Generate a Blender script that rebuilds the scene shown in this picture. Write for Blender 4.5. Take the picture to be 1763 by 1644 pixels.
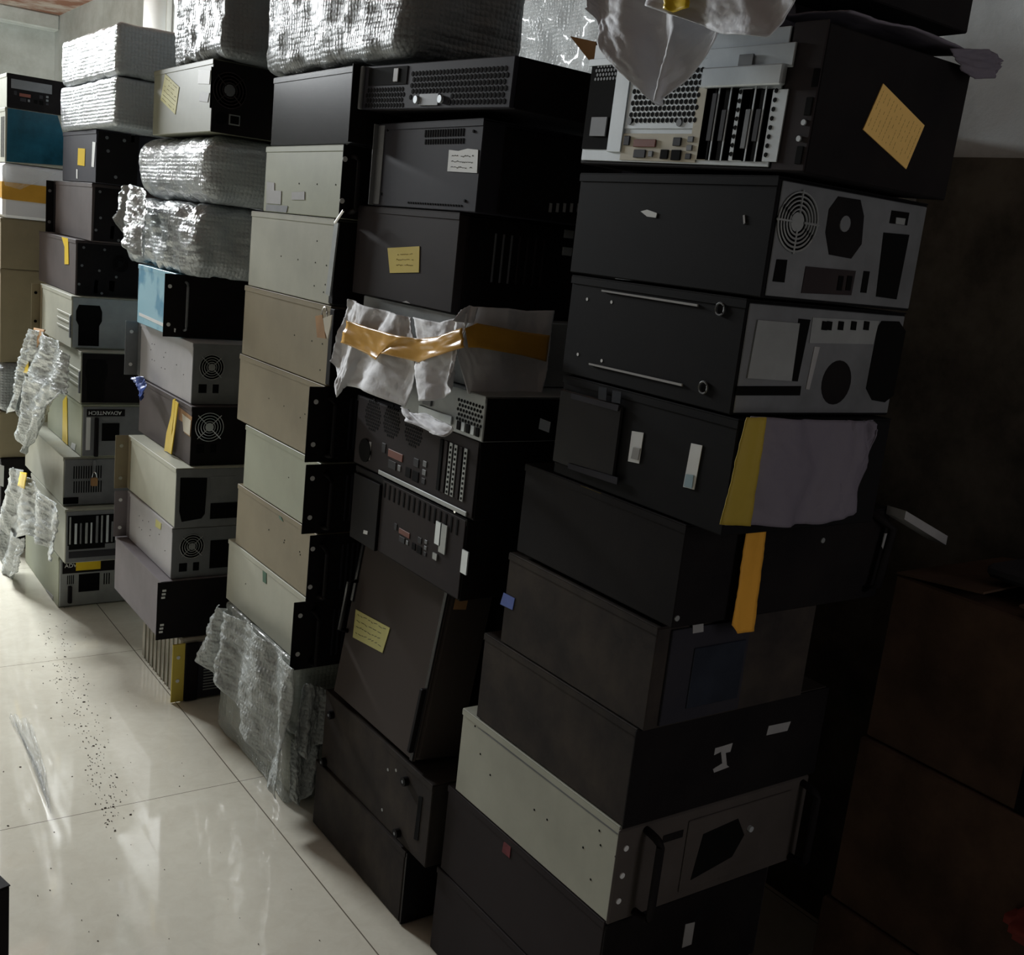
import bpy, bmesh, math, random
from mathutils import Vector, Matrix, Euler, noise
random.seed(7)
for o in list(bpy.data.objects): bpy.data.objects.remove(o, do_unlink=True)
S = bpy.context.scene; C = S.collection

# ------------------------------------------------------------------ camera
FPX = 1844.17; CX, CY = 881.5, 822.0; CAMZ = 1.55
_a, _b, _g = [math.radians(v) for v in (-36.1364835, 12.11393727, 6.28912882)]
_M = Matrix.Rotation(_g, 3, 'Z') @ Matrix.Rotation(_b, 3, 'X') @ Matrix.Rotation(_a, 3, 'Y')
# columns of _M: place axes seen by a lens that looks along +z with y down
AX_X = _M.col[0].copy(); AX_Y = _M.col[2].copy(); AX_Z = -_M.col[1]
cam = bpy.data.objects.new('camera', bpy.data.cameras.new('camera')); C.objects.link(cam); S.camera = cam
R = Matrix(((AX_X[0], -AX_X[1], -AX_X[2]), (AX_Y[0], -AX_Y[1], -AX_Y[2]), (AX_Z[0], -AX_Z[1], -AX_Z[2])))
cam.matrix_world = Matrix.Translation((0, 0, CAMZ)) @ R.to_4x4()
cam.data.sensor_fit = 'HORIZONTAL'; cam.data.sensor_width = 36.0; cam.data.lens = FPX / 1763 * 36.0
cam.data.clip_start = 0.02; cam.data.clip_end = 60
# ------------------------------------------------------------------ light
w = bpy.data.worlds.new('world'); S.world = w; w.use_nodes = True
w.node_tree.nodes['Background'].inputs[0].default_value = (0.5, 0.55, 0.65, 1)
w.node_tree.nodes['Background'].inputs[1].default_value = 0.01
def area(name, loc, rot, size, power, col):
    l = bpy.data.lights.new(name, 'AREA'); l.shape = 'RECTANGLE'; l.size, l.size_y = size
    l.energy = power; l.color = col
    o = bpy.data.objects.new(name, l); C.objects.link(o); o.location = loc; o.rotation_euler = rot
    return o
area('ceiling_lamp_light', (0.25, 7.2, 2.8), (math.radians(-25), 0, 0), (1.3, 0.35), 390, (0.94, 0.98, 1.0))
area('rear_fill_light', (1.72, -1.5, 1.5), (math.radians(90), 0, math.radians(6)), (0.6, 1.8), 8, (1.0, 0.95, 0.95))  # invented fill lamp behind the camera, lifts the end faces
S.view_settings.view_transform = 'Standard'; S.view_settings.look = 'None'
S.view_settings.exposure = 0.0; S.view_settings.gamma = 1.0; S.view_settings.use_curve_mapping = False

# ------------------------------------------------------------------ where a seen point lies on a plane of the place
def ray(px, py):
    d = Vector(((px - CX) / FPX, (py - CY) / FPX, 1.0))
    return Vector((AX_X.dot(d), AX_Y.dot(d), AX_Z.dot(d)))
def on_x(px, py, X):
    r = ray(px, py); return r * (X / r.x) + Vector((0, 0, CAMZ))
def on_y(px, py, Y):
    r = ray(px, py); return r * (Y / r.y) + Vector((0, 0, CAMZ))
def on_z(px, py, Z=0.0):
    r = ray(px, py); return r * ((Z - CAMZ) / r.z) + Vector((0, 0, CAMZ))

# ------------------------------------------------------------------ materials
MATS = {}
def new_mat(name):
    m = bpy.data.materials.new(name); m.use_nodes = True; MATS[name] = m
    return m, m.node_tree.nodes, m.node_tree.links, m.node_tree.nodes['Principled BSDF']
def N(nt, kind, **kw):
    n = nt.new(kind)
    for k, v in kw.items():
        if k.startswith('i_'): n.inputs[k[2:].replace('_', ' ')].default_value = v
        else: setattr(n, k, v)
    return n
def painted(name, col, rough=.45, dust=.12, metal=0.0, dustcol=None, scale=5.0, bump=.02, spec=.15):
    m, nt, lk, b = new_mat(name)
    tc = N(nt, 'ShaderNodeTexCoord'); n1 = N(nt, 'ShaderNodeTexNoise', i_Scale=scale, i_Detail=6.0, i_Roughness=.65)
    lk.new(tc.outputs['Object'], n1.inputs['Vector'])
    rp = N(nt, 'ShaderNodeValToRGB'); rp.color_ramp.elements[0].position = .38; rp.color_ramp.elements[1].position = .68
    d = dustcol or tuple(c * (1 - dust * 2.2) for c in col)
    rp.color_ramp.elements[0].color = (*col, 1)
    rp.color_ramp.elements[1].color = (*[c * (1 - dust) + q * dust for c, q in zip(col, d)], 1) if dustcol else (*d, 1)
    lk.new(n1.outputs['Fac'], rp.inputs[0]); lk.new(rp.outputs[0], b.inputs['Base Color'])
    b.inputs['Roughness'].default_value = rough; b.inputs['Metallic'].default_value = metal
    b.inputs['Specular IOR Level'].default_value = spec
    if bump:
        n2 = N(nt, 'ShaderNodeTexNoise', i_Scale=450.0, i_Detail=2.0); lk.new(tc.outputs['Object'], n2.inputs['Vector'])
        bp = N(nt, 'ShaderNodeBump', i_Strength=.12, i_Distance=.0006); lk.new(n2.outputs['Fac'], bp.inputs['Height'])
        lk.new(bp.outputs[0], b.inputs['Normal'])
    return m
painted('beige', (.42, .425, .355), .5, .07)
painted('pale_beige', (.48, .485, .40), .45, .06)
painted('warm_beige', (.27, .23, .15), .5, .08)
painted('green_beige', (.35, .37, .28), .45, .06)
painted('pale_grey', (.44, .43, .44), .45, .06)
painted('mauve_grey', (.20, .18, .19), .6, .08)
painted('black_paint', (.010, .009, .010), .6, .5, dustcol=(.022, .019, .018), spec=.05)
painted('gloss_black', (.012, .012, .014), .2, .5, dustcol=(.02, .018, .018))
painted('dusty_brown', (.085, .068, .066), .6, .12)
painted('brown_black', (.030, .025, .027), .6, .5, dustcol=(.05, .041, .039), spec=.05)
painted('dark_slate', (.030, .030, .039), .6, .4, dustcol=(.05, .047, .05), spec=.05)
painted('stained_black', (.032, .028, .027), .65, .9, dustcol=(.06, .05, .042), scale=9, spec=.05)
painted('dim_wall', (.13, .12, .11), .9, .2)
painted('brown_mid', (.030, .025, .026), .6, .3, dustcol=(.045, .038, .04), spec=.05)
painted('warm_black', (.062, .051, .046), .6, .3, dustcol=(.055, .046, .042), spec=.05)
painted('flat_black', (.009, .009, .010), .65, .3, dustcol=(.015, .014, .015), spec=.05)
painted('orange_tape', (.85, .42, .06), .35, .1, bump=0)
painted('dim_yellow', (.42, .31, .05), .5, .1, bump=0)
painted('amber_note', (.95, .62, .20), .6, .06, bump=0)
painted('front_grey', (.085, .074, .068), .5, .1)
painted('olive', (.24, .245, .18), .5, .07)
painted('shade_brown', (.14, .125, .10), .9, .3)
painted('void', (.004, .004, .004), .9, 0, bump=0, spec=.1)
painted('rear_steel', (.36, .38, .38), .42, .12, metal=.3)
painted('dull_steel', (.20, .21, .22), .5, .15, metal=.15)
painted('silver', (.62, .67, .70), .35, .08, metal=.4)
painted('chrome', (.8, .8, .8), .2, .0, metal=1, bump=0)
painted('port_cream', (.62, .58, .47), .5, .1)
painted('port_red', (.22, .08, .06), .5, .1)
painted('label_white', (.72, .74, .74), .55, .05, bump=0)
painted('label_grey', (.38, .38, .38), .55, .1, bump=0)
painted('label_blue', (.32, .45, .52), .55, .1, bump=0)
painted('grit_dark', (.10, .085, .07), .8, .2, bump=0)
painted('ink', (.03, .03, .035), .6, 0, bump=0)
painted('brown_ink', (.16, .11, .03), .6, 0, bump=0)
painted('yellow_paper', (.66, .52, .10), .6, .05, bump=0)
painted('pale_yellow_paper', (.60, .57, .22), .6, .06, bump=0)
painted('yellow_tape', (.78, .55, .03), .35, .05, bump=0)
painted('amber_tape', (.62, .33, .05), .3, .10, bump=0)
painted('blue_scrap', (.10, .16, .50), .4, .2, bump=0)
painted('red_scrap', (.35, .06, .08), .4, .3, bump=0)
painted('green_tape', (.06, .20, .12), .4, .2, bump=0)
painted('navy_label', (.03, .036, .05), .3, .2, bump=0)
painted('pipe_white', (.75, .75, .72), .4, .04)
painted('cardboard', (.10, .062, .042), .8, .25)
painted('kraft', (.42, .24, .11), .8, .15)
painted('red_bag', (.30, .06, .05), .5, .4)
painted('cable_grey', (.45, .5, .45), .5, .3)
painted('grey_rag', (.16, .16, .15), .9, .3)
painted('wood_brown', (.20, .14, .08), .6, .3)
painted('striped_wrap', (.46, .42, .34), .5, .2)
# blue film: stained patches of deeper blue
m, nt, lk, b = new_mat('blue_film')
tc = N(nt, 'ShaderNodeTexCoord'); n1 = N(nt, 'ShaderNodeTexNoise', i_Scale=9.0, i_Detail=3.0); lk.new(tc.outputs['Object'], n1.inputs['Vector'])
rp = N(nt, 'ShaderNodeValToRGB'); rp.color_ramp.elements[0].position = .55; rp.color_ramp.elements[1].position = .66
rp.color_ramp.elements[0].color = (.26, .50, .62, 1); rp.color_ramp.elements[1].color = (.06, .26, .42, 1)
lk.new(n1.outputs['Fac'], rp.inputs[0]); lk.new(rp.outputs[0], b.inputs['Base Color']); b.inputs['Roughness'].default_value = .25
painted('deep_blue_film', (.02, .11, .17), .22, .3, bump=0)
# bubble wrap: clear film with round cells and creases
def bubble(name, alpha, col, bumps=1.0, rough=.18, spec=.6, coat=.3):
    m, nt, lk, b = new_mat(name)
    tc = N(nt, 'ShaderNodeTexCoord')
    v = N(nt, 'ShaderNodeTexVoronoi', i_Scale=85.0, i_Randomness=.25); lk.new(tc.outputs['Object'], v.inputs['Vector'])
    mr = N(nt, 'ShaderNodeMapRange', i_From_Min=.25, i_From_Max=.6, i_To_Min=1.0, i_To_Max=0.0); lk.new(v.outputs['Distance'], mr.inputs[0])
    mp = N(nt, 'ShaderNodeMapping'); mp.inputs['Scale'].default_value = (1, 1.7, .6); lk.new(tc.outputs['Object'], mp.inputs[0])
    n1 = N(nt, 'ShaderNodeTexNoise', i_Scale=42.0, i_Detail=6.0, i_Roughness=.75, i_Distortion=.6); lk.new(mp.outputs[0], n1.inputs['Vector'])
    b1 = N(nt, 'ShaderNodeBump', i_Strength=.8 * bumps, i_Distance=.004); lk.new(mr.outputs[0], b1.inputs['Height'])
    b2 = N(nt, 'ShaderNodeBump', i_Strength=.8, i_Distance=.006 * bumps); lk.new(n1.outputs['Fac'], b2.inputs['Height']); lk.new(b1.outputs[0], b2.inputs['Normal'])
    lk.new(b2.outputs[0], b.inputs['Normal'])
    b.inputs['Base Color'].default_value = (*col, 1); b.inputs['Roughness'].default_value = rough
    b.inputs['Alpha'].default_value = alpha; b.inputs['Specular IOR Level'].default_value = spec
    b.inputs['Coat Weight'].default_value = coat; b.inputs['Coat Roughness'].default_value = .08
    return m
bubble('bubble_thick', .93, (.42, .46, .48), .7)
bubble('bubble_silver', .96, (.24, .26, .27), .7, .36, .3, .1)
bubble('bubble_thin', .5, (.50, .54, .50), .7)
bubble('bubble_sheet', .72, (.52, .56, .55), .9)
bubble('clear_film', .16, (.75, .78, .78), .6)
# foam sheet and woven cloth: soft, slightly see-through
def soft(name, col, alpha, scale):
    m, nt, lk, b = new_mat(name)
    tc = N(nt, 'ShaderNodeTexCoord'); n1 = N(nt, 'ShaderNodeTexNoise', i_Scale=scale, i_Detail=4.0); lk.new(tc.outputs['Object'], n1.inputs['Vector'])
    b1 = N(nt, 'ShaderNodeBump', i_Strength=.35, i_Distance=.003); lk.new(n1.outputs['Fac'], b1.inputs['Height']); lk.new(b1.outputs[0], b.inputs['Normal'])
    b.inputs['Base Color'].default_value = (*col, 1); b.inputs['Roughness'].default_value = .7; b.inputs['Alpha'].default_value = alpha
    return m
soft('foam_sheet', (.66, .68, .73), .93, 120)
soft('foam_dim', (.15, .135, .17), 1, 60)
soft('white_cloth', (.70, .71, .74), 1, 70)
soft('blue_cloth', (.10, .12, .19), 1, 60)
# mesh grille: hexagonal holes punched in a steel sheet are built as dark cells
# floor: polished marbled tile with thin joints
m, nt, lk, b = new_mat('polished_tile')
ge = N(nt, 'ShaderNodeNewGeometry'); sx = N(nt, 'ShaderNodeSeparateXYZ'); lk.new(ge.outputs['Position'], sx.inputs[0])
def joint(sock, off, size, half):
    a = N(nt, 'ShaderNodeMath', operation='SUBTRACT'); a.inputs[1].default_value = off - size * 20.5; lk.new(sock, a.inputs[0])
    c = N(nt, 'ShaderNodeMath', operation='MODULO'); c.inputs[1].default_value = size; lk.new(a.outputs[0], c.inputs[0])
    d = N(nt, 'ShaderNodeMath', operation='SUBTRACT'); d.inputs[1].default_value = size / 2; lk.new(c.outputs[0], d.inputs[0])
    e = N(nt, 'ShaderNodeMath', operation='ABSOLUTE'); lk.new(d.outputs[0], e.inputs[0])
    f = N(nt, 'ShaderNodeMath', operation='LESS_THAN'); f.inputs[1].default_value = half; lk.new(e.outputs[0], f.inputs[0])
    return f.outputs[0]
jx = joint(sx.outputs['X'], 1.085, 1.025, .0016); jy = joint(sx.outputs['Y'], 2.624, 1.025, .0011)
jm = N(nt, 'ShaderNodeMath', operation='MAXIMUM'); lk.new(jx, jm.inputs[0]); lk.new(jy, jm.inputs[1])
n1 = N(nt, 'ShaderNodeTexNoise', i_Scale=2.2, i_Detail=8.0, i_Roughness=.62, i_Distortion=1.6); lk.new(ge.outputs['Position'], n1.inputs['Vector'])
n2 = N(nt, 'ShaderNodeTexNoise', i_Scale=22.0, i_Detail=6.0, i_Roughness=.7, i_Distortion=.8); lk.new(ge.outputs['Position'], n2.inputs['Vector'])
rp = N(nt, 'ShaderNodeValToRGB'); rp.color_ramp.elements[0].position = .32; rp.color_ramp.elements[1].position = .72
rp.color_ramp.elements[0].color = (.60, .565, .47, 1); rp.color_ramp.elements[1].color = (.74, .72, .62, 1)
mx = N(nt, 'ShaderNodeMath', operation='MULTIPLY_ADD'); mx.inputs[1].default_value = .45; lk.new(n2.outputs['Fac'], mx.inputs[0])
m3 = N(nt, 'ShaderNodeMath', operation='MULTIPLY'); m3.inputs[1].default_value = .55; lk.new(n1.outputs['Fac'], m3.inputs[0]); lk.new(m3.outputs[0], mx.inputs[2])
lk.new(mx.outputs[0], rp.inputs[0])
mc = N(nt, 'ShaderNodeMix', data_type='RGBA'); lk.new(jm.outputs[0], mc.inputs['Factor']); lk.new(rp.outputs[0], mc.inputs[6]); mc.inputs[7].default_value = (.16, .14, .11, 1)
lk.new(mc.outputs[2], b.inputs['Base Color']); b.inputs['Roughness'].default_value = .06; b.inputs['IOR'].default_value = 1.62
nr = N(nt, 'ShaderNodeBump', i_Strength=.06, i_Distance=.004); lk.new(n1.outputs['Fac'], nr.inputs['Height']); lk.new(nr.outputs[0], b.inputs['Normal'])
# plaster
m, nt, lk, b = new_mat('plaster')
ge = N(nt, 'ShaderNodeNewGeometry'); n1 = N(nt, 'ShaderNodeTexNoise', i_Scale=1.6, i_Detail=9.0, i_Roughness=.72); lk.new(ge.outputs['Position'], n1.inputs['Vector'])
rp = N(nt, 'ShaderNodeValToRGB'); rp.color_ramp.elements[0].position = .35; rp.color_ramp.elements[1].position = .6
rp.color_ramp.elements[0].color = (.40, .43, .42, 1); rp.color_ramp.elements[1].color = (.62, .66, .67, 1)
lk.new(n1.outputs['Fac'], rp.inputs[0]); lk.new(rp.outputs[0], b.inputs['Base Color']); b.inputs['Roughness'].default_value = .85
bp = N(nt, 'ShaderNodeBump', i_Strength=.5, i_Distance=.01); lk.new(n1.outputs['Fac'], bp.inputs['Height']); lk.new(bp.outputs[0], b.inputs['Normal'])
m, nt, lk, b = new_mat('ceiling_paint')
ge = N(nt, 'ShaderNodeNewGeometry'); n1 = N(nt, 'ShaderNodeTexNoise', i_Scale=3.0, i_Detail=7.0, i_Roughness=.7); lk.new(ge.outputs['Position'], n1.inputs['Vector'])
rp = N(nt, 'ShaderNodeValToRGB'); rp.color_ramp.elements[0].position = .42; rp.color_ramp.elements[1].position = .58
rp.color_ramp.elements[0].color = (.24, .11, .07, 1); rp.color_ramp.elements[1].color = (.46, .40, .36, 1)
lk.new(n1.outputs['Fac'], rp.inputs[0]); lk.new(rp.outputs[0], b.inputs['Base Color']); b.inputs['Roughness'].default_value = .9

# ------------------------------------------------------------------ mesh helpers
class MB:
    def __init__(s): s.bm = bmesh.new()
    def box(s, lo, hi, bevel=0.0, seg=1):
        lo = Vector(lo); hi = Vector(hi)
        a = Vector([min(p, q) for p, q in zip(lo, hi)]); c = Vector([max(p, q) for p, q in zip(lo, hi)])
        r = bmesh.ops.create_cube(s.bm, size=1.0)
        for v in r['verts']: v.co = Vector([(a[i] + c[i]) / 2 + v.co[i] * (c[i] - a[i]) for i in range(3)])
        if bevel > 0:
            es = list({e for v in r['verts'] for e in v.link_edges})
            bmesh.ops.bevel(s.bm, geom=es, offset=min(bevel, min(c[i] - a[i] for i in range(3)) * .45), segments=seg, affect='EDGES')
        return s
    def prism(s, pts, off):
        off = Vector(off); a = [s.bm.verts.new(Vector(p)) for p in pts]; b2 = [s.bm.verts.new(Vector(p) + off) for p in pts]
        n = len(pts)
        try:
            s.bm.faces.new(a); s.bm.faces.new(list(reversed(b2)))
            for i in range(n): s.bm.faces.new((a[(i + 1) % n], a[i], b2[i], b2[(i + 1) % n]))
        except ValueError: pass
        return s
    def cyl(s, p0, p1, r, n=20, r2=None):
        p0 = Vector(p0); p1 = Vector(p1); d = p1 - p0
        q = bmesh.ops.create_cone(s.bm, cap_ends=True, segments=n, radius1=r, radius2=r if r2 is None else r2, depth=d.length)
        M4 = Matrix.Translation((p0 + p1) / 2) @ d.to_track_quat('Z', 'Y').to_matrix().to_4x4()
        bmesh.ops.transform(s.bm, matrix=M4, verts=q['verts']); return s
    def tube(s, pts, r, n=8, closed=False):
        pts = [Vector(p) for p in pts]; rings = []; k = len(pts)
        for i, p in enumerate(pts):
            if closed: t = pts[(i + 1) % k] - pts[i - 1]
            else: t = pts[min(i + 1, k - 1)] - pts[max(i - 1, 0)]
            t.normalize(); up = Vector((0, 0, 1)) if abs(t.z) < .9 else Vector((1, 0, 0))
            u = t.cross(up).normalized(); v = t.cross(u).normalized()
            rings.append([s.bm.verts.new(p + (u * math.cos(2 * math.pi * j / n) + v * math.sin(2 * math.pi * j / n)) * r) for j in range(n)])
        for i in range(k if closed else k - 1):
            A, B = rings[i], rings[(i + 1) % k]
            for j in range(n): s.bm.faces.new((A[j], A[(j + 1) % n], B[(j + 1) % n], B[j]))
        if not closed: s.bm.faces.new(list(reversed(rings[0]))); s.bm.faces.new(rings[-1])
        return s
    def build(s, name, mat, parent=None, smooth=False):
        bmesh.ops.recalc_face_normals(s.bm, faces=s.bm.faces)
        me = bpy.data.meshes.new(name); s.bm.to_mesh(me); s.bm.free()
        me.materials.append(MATS[mat]); o = bpy.data.objects.new(name, me); C.objects.link(o)
        if smooth:
            for p in me.polygons: p.use_smooth = True
        if parent is not None: o.parent = parent
        return o
def tag(o, label, cat=None, group=None, kind=None):
    o['label'] = label
    if cat: o['category'] = cat
    if group: o['group'] = group
    if kind: o['kind'] = kind
    return o
def struct(o): o['kind'] = 'structure'; return o

# ------------------------------------------------------------------ the room
XW, YW, ZC = 2.15, 10.0, 2.98
XL, YB = -1.9, -1.6
struct(MB().box((XL - .1, YB - .1, -.1), (XW + .1, YW + .1, 0)).build('floor', 'polished_tile'))
struct(MB().box((XL - .1, YB - .1, ZC), (XW + .1, YW + .1, ZC + .1)).build('ceiling', 'ceiling_paint'))
struct(MB().box((XW, YB, 0), (XW + .1, YW, ZC)).build('wall_right', 'plaster'))
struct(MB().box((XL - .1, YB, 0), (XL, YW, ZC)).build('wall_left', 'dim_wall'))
struct(MB().box((XL, YW, 0), (XW, YW + .1, ZC)).build('wall_back', 'plaster'))
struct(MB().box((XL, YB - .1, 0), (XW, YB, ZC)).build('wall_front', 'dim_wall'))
struct(MB().box((XL, YW - .16, ZC - .12), (XW, YW, ZC), .01).build('trim_1', 'plaster'))
struct(MB().box((1.74, 1.76, 0), (XW, 1.90, 1.93)).build('light_block_pier', 'dim_wall'))  # unseen pier, added to keep lamp light off the right wall
p0 = on_x(255, 20, 2.02)
o = MB().cyl((2.07, p0.y, 0), (2.07, p0.y, ZC - .001), .075, 28).build('drain_pipe', 'pipe_white', smooth=True)
tag(o, 'white plastic drain pipe running up the plaster wall in the far corner', 'pipe')
p1 = on_x(279, 20, 2.1)
o = MB().box((2.10, p1.y - .06, 0), (XW, p1.y + .06, ZC - .001), .012).build('wall_conduit', 'pipe_white')
tag(o, 'narrow cream boxed conduit on the wall beside the white drain pipe', 'conduit')
# the lamp that lights the aisle, up on the ceiling
lr = bpy.data.objects.new('ceiling_lamp', None); C.objects.link(lr); lr.location = (.25, 7.2, ZC)
tag(lr, 'white tube lamp fitting on the ceiling at the far end of the aisle', 'lamp')
MB().box((-.68, -.2, -.06), (.68, .2, 0), .01).build('lamp_housing', 'pipe_white', lr)

# ------------------------------------------------------------------ computer cases
class Unit:
    """A case lying in a stack: side face 'A' looks at the aisle (-x), end face 'B' looks at the visitor (-y)."""
    def __init__(s, name, X, Y, z0, z1, L, W, mat, label, cat='computer case', group=None, rot=(0, 0, 0), body='shell', lid=True, bev=.002):
        s.X, s.Y, s.z0, s.h, s.L, s.W = X, Y, z0, z1 - z0, L, W
        s.root = bpy.data.objects.new(name, None); C.objects.link(s.root); s.root.location = (X, Y, z0)
        s.root.rotation_euler = [math.radians(v) for v in rot]; tag(s.root, label, cat, group)
        s.shell = MB().box((0, 0, 0), (W, L, s.h - (.0025 if lid else 0)), bev).build(body, mat, s.root)
        if lid:
            t = MB(); h = s.h
            t.box((-.0015, .0, h - .0025), (W + .0015, L, h), .0008)
            t.box((-.0018, .0, h - .014), (-.0002, L, h - .0022)); t.build('lid', mat, s.root)
    def P(s, f, u, t, o=0.0):
        return Vector((-o, u, t)) if f == 'A' else Vector((u, -o, t))
    def px(s, f, x, y):
        p = on_x(x, y, s.X) if f == 'A' else on_y(x, y, s.Y)
        t = min(max(p.z - s.z0, .002), s.h - .002)
        return (p.y - s.Y, t) if f == 'A' else (p.x - s.X, t)
    def rect(s, mb, f, u0, u1, t0, t1, o0, o1, bev=0):
        return mb.box(s.P(f, u0, t0, o0), s.P(f, u1, t1, o1), bev)
    def quad(s, f, name, pts, mat, thick=.0012, o0=.0002, parent=None, label=None):
        """flat piece (label, tape, plate) given by its seen outline"""
        L = [s.px(f, *p) for p in pts]
        mb = MB(); mb.prism([s.P(f, u, t, o0) for u, t in L], s.P(f, 0, 0, thick))
        o = mb.build(name, mat, parent or s.root)
        if label: o['label'] = label
        return o
    def boxpx(s, f, name, x0, y0, x1, y1, mat, thick=.0015, bev=0, parent=None, o0=.0002):
        """upright rectangle on the face between two seen corners"""
        a = s.px(f, x0, y0); b = s.px(f, x1, y1)
        mb = MB(); s.rect(mb, f, a[0], b[0], a[1], b[1], o0, o0 + thick, bev); return mb.build(name, mat, parent or s.root)
    def dots(s, f, pts, r, mat, o=.0006, n=8, name='screw_hole'):
        for x, y in pts:
            u, t = s.px(f, x, y); MB().cyl(s.P(f, u, t, -.001), s.P(f, u, t, o), r, n).build(name, mat, s.root)
    def screws(s, f, pts, r=.004, mat='chrome', name='screw'):
        for x, y in pts:
            u, t = s.px(f, x, y); MB().cyl(s.P(f, u, t, -.001), s.P(f, u, t, .002), r, 10).build(name, mat, s.root)
    def ring(s, mb, f, u, t, r, w, o):
        mb.tube([s.P(f, u + r * math.cos(a * math.pi / 16), t + r * math.sin(a * math.pi / 16), o) for a in range(32)], w, 5, True)
    def fan(s, f, x, y, r=.055, mat='rear_steel', rings=4, local=False, plate=None, hub='dull_steel'):
        u, t = (x, y) if local else s.px(f, x, y)
        if plate: 
            k = r * 1.12; mb = MB(); s.rect(mb, f, u - k, u + k, t - k, t + k, .0002, .0015, .0004); mb.build('fan_plate', plate, s.root)
        g = MB().cyl(s.P(f, u, t, .0003), s.P(f, u, t, .003), r, 28).build('fan_opening', 'void', s.root)
        MB().cyl(s.P(f, u, t, .0028), s.P(f, u, t, .0036), r * .33, 20).build('fan_hub', hub, g)
        mb = MB()
        for i in range(rings): s.ring(mb, f, u, t, r * (.42 + .56 * i / (rings - 1)), .0016, .0045)
        for a in (45, 135, 225, 315) if rings == 4 else (0, 90, 180, 270):
            c, q = math.cos(math.radians(a)), math.sin(math.radians(a))
            mb.tube([s.P(f, u + c * r * .3, t + q * r * .3, .005), s.P(f, u + c * r * 1.05, t + q * r * 1.05, .005)], .0018, 5)
        mb.build('fan_grille', mat, s.root)
        return u, t
    def socket(s, f, u, t, w=.028, h=.022, mat='void', name='power_socket'):
        mb = MB(); s.rect(mb, f, u - w / 2, u + w / 2, t - h / 2, t + h / 2, .0002, .0035, .001); return mb.build(name, mat, s.root)
    def psu(s, f, cx, cy, frame='rear_steel', grille='rear_steel', r=.038):
        """power supply seen from behind: fan above, rocker/socket row below"""
        u, t = s.px(f, cx, cy)
        mb = MB(); s.rect(mb, f, u - .055, u + .055, t - .095, t + .052, .0002, .0012, .0004); pl = mb.build('power_supply', frame, s.root)
        g = MB().cyl(s.P(f, u, t, .0012), s.P(f, u, t, .003), r, 28).build('fan_opening', 'void', pl)
        mb = MB()
        for i in range(4): s.ring(mb, f, u, t, r * (.42 + .6 * i / 3), .0012, .0042)
        for a in (45, 135, 225, 315):
            c, q = math.cos(math.radians(a)), math.sin(math.radians(a))
            mb.tube([s.P(f, u + c * r * .2, t + q * r * .2, .0045), s.P(f, u + c * r * 1.2, t + q * r * 1.2, .0045)], .0014, 5)
        mb.cyl(s.P(f, u, t, .003), s.P(f, u, t, .005), r * .3, 16); mb.build('fan_grille', grille, pl)
        for du, w_, nm in ((-.026, .026, 'power_socket'), (.016, .020, 'power_switch')):
            mb = MB(); s.rect(mb, f, u + du - w_ / 2, u + du + w_ / 2, t - .082, t - .054, .0012, .004, .001); mb.build(nm, 'void', pl)
    def ear(s, side='near', mat='black_paint', proj=.036, holes=True, t=.003, h=None, holemat='label_white', z=0, plate=True, hs=(.2, .8), lip=.0):
        """rack mounting front plate across the near or far end, with its hole bolts"""
        h = h or s.h; y = -.0005 if side == 'near' else s.L + .0005; dy = -t if side == 'near' else t
        mb = MB(); mb.box((-proj, y, z + .001), ((s.W + proj) if plate else .02, y + dy, z + h - .001), .0008)
        e = mb.build('front_panel', mat, s.root)
        if holes:
            for k in hs:
                MB().cyl((-proj * .55, y + (dy if side == 'near' else -.0002), z + h * k), (-proj * .55, y + (dy * 1.4 if side == 'near' else -.002), z + h * k), .0062, 12).build('mounting_hole', holemat, e)
        if side == 'far' and proj: # inner flange seen from the aisle
            mb = MB(); mb.box((-.002, s.L - .03, z + .004), (0.0, s.L, z + h - .004)); mb.build('ear_flange', mat, e)
        return e
    def handle(s, f, u, mat='black_paint', reach=.038, r=.006, t0=.12, t1=.88, parent=None):
        h = s.h; a, b = h * t0, h * t1; pts = []
        for q in range(5): pts.append(s.P(f, u, a + (q / 4) ** 2 * .012, .003 + reach * math.sin(q / 4 * math.pi / 2)))
        for q in range(5): pts.append(s.P(f, u, b - ((4 - q) / 4) ** 2 * .012, .003 + reach * math.cos(q / 4 * math.pi / 2)))
        return MB().tube(pts, r, 10).build('handle', mat, parent or s.root, True)
    def vents(s, f, u0, u1, t0, t1, n, mat='void', name='vent_slots', gap=.45, horiz=False):
        mb = MB()
        for i in range(n):
            if horiz:
                a = t0 + (t1 - t0) * i / n; s.rect(mb, f, u0, u1, a, a + (t1 - t0) / n * gap, .0002, .0012)
            else:
                a = u0 + (u1 - u0) * i / n; s.rect(mb, f, a, a + (u1 - u0) / n * gap, t0, t1, .0002, .0012)
        return mb.build(name, mat, s.root)
    def ventpx(s, f, x0, y0, x1, y1, n, **k):
        a = s.px(f, x0, y0); b = s.px(f, x1, y1)
        return s.vents(f, min(a[0], b[0]), max(a[0], b[0]), min(a[1], b[1]), max(a[1], b[1]), n, **k)
    def hexes(s, f, u0, u1, t0, t1, pitch, r, mat='void', name='vent_holes', keep=None, o=.0009):
        mb = MB(); j = 0; t = t0
        while t <= t1:
            u = u0 + (pitch / 2 if j % 2 else 0)
            while u <= u1:
                if keep is None or keep(u, t): mb.cyl(s.P(f, u, t, .0), s.P(f, u, t, o), r, 6)
                u += pitch
            t += pitch * .87; j += 1
        return mb.build(name, mat, s.root)
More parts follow.
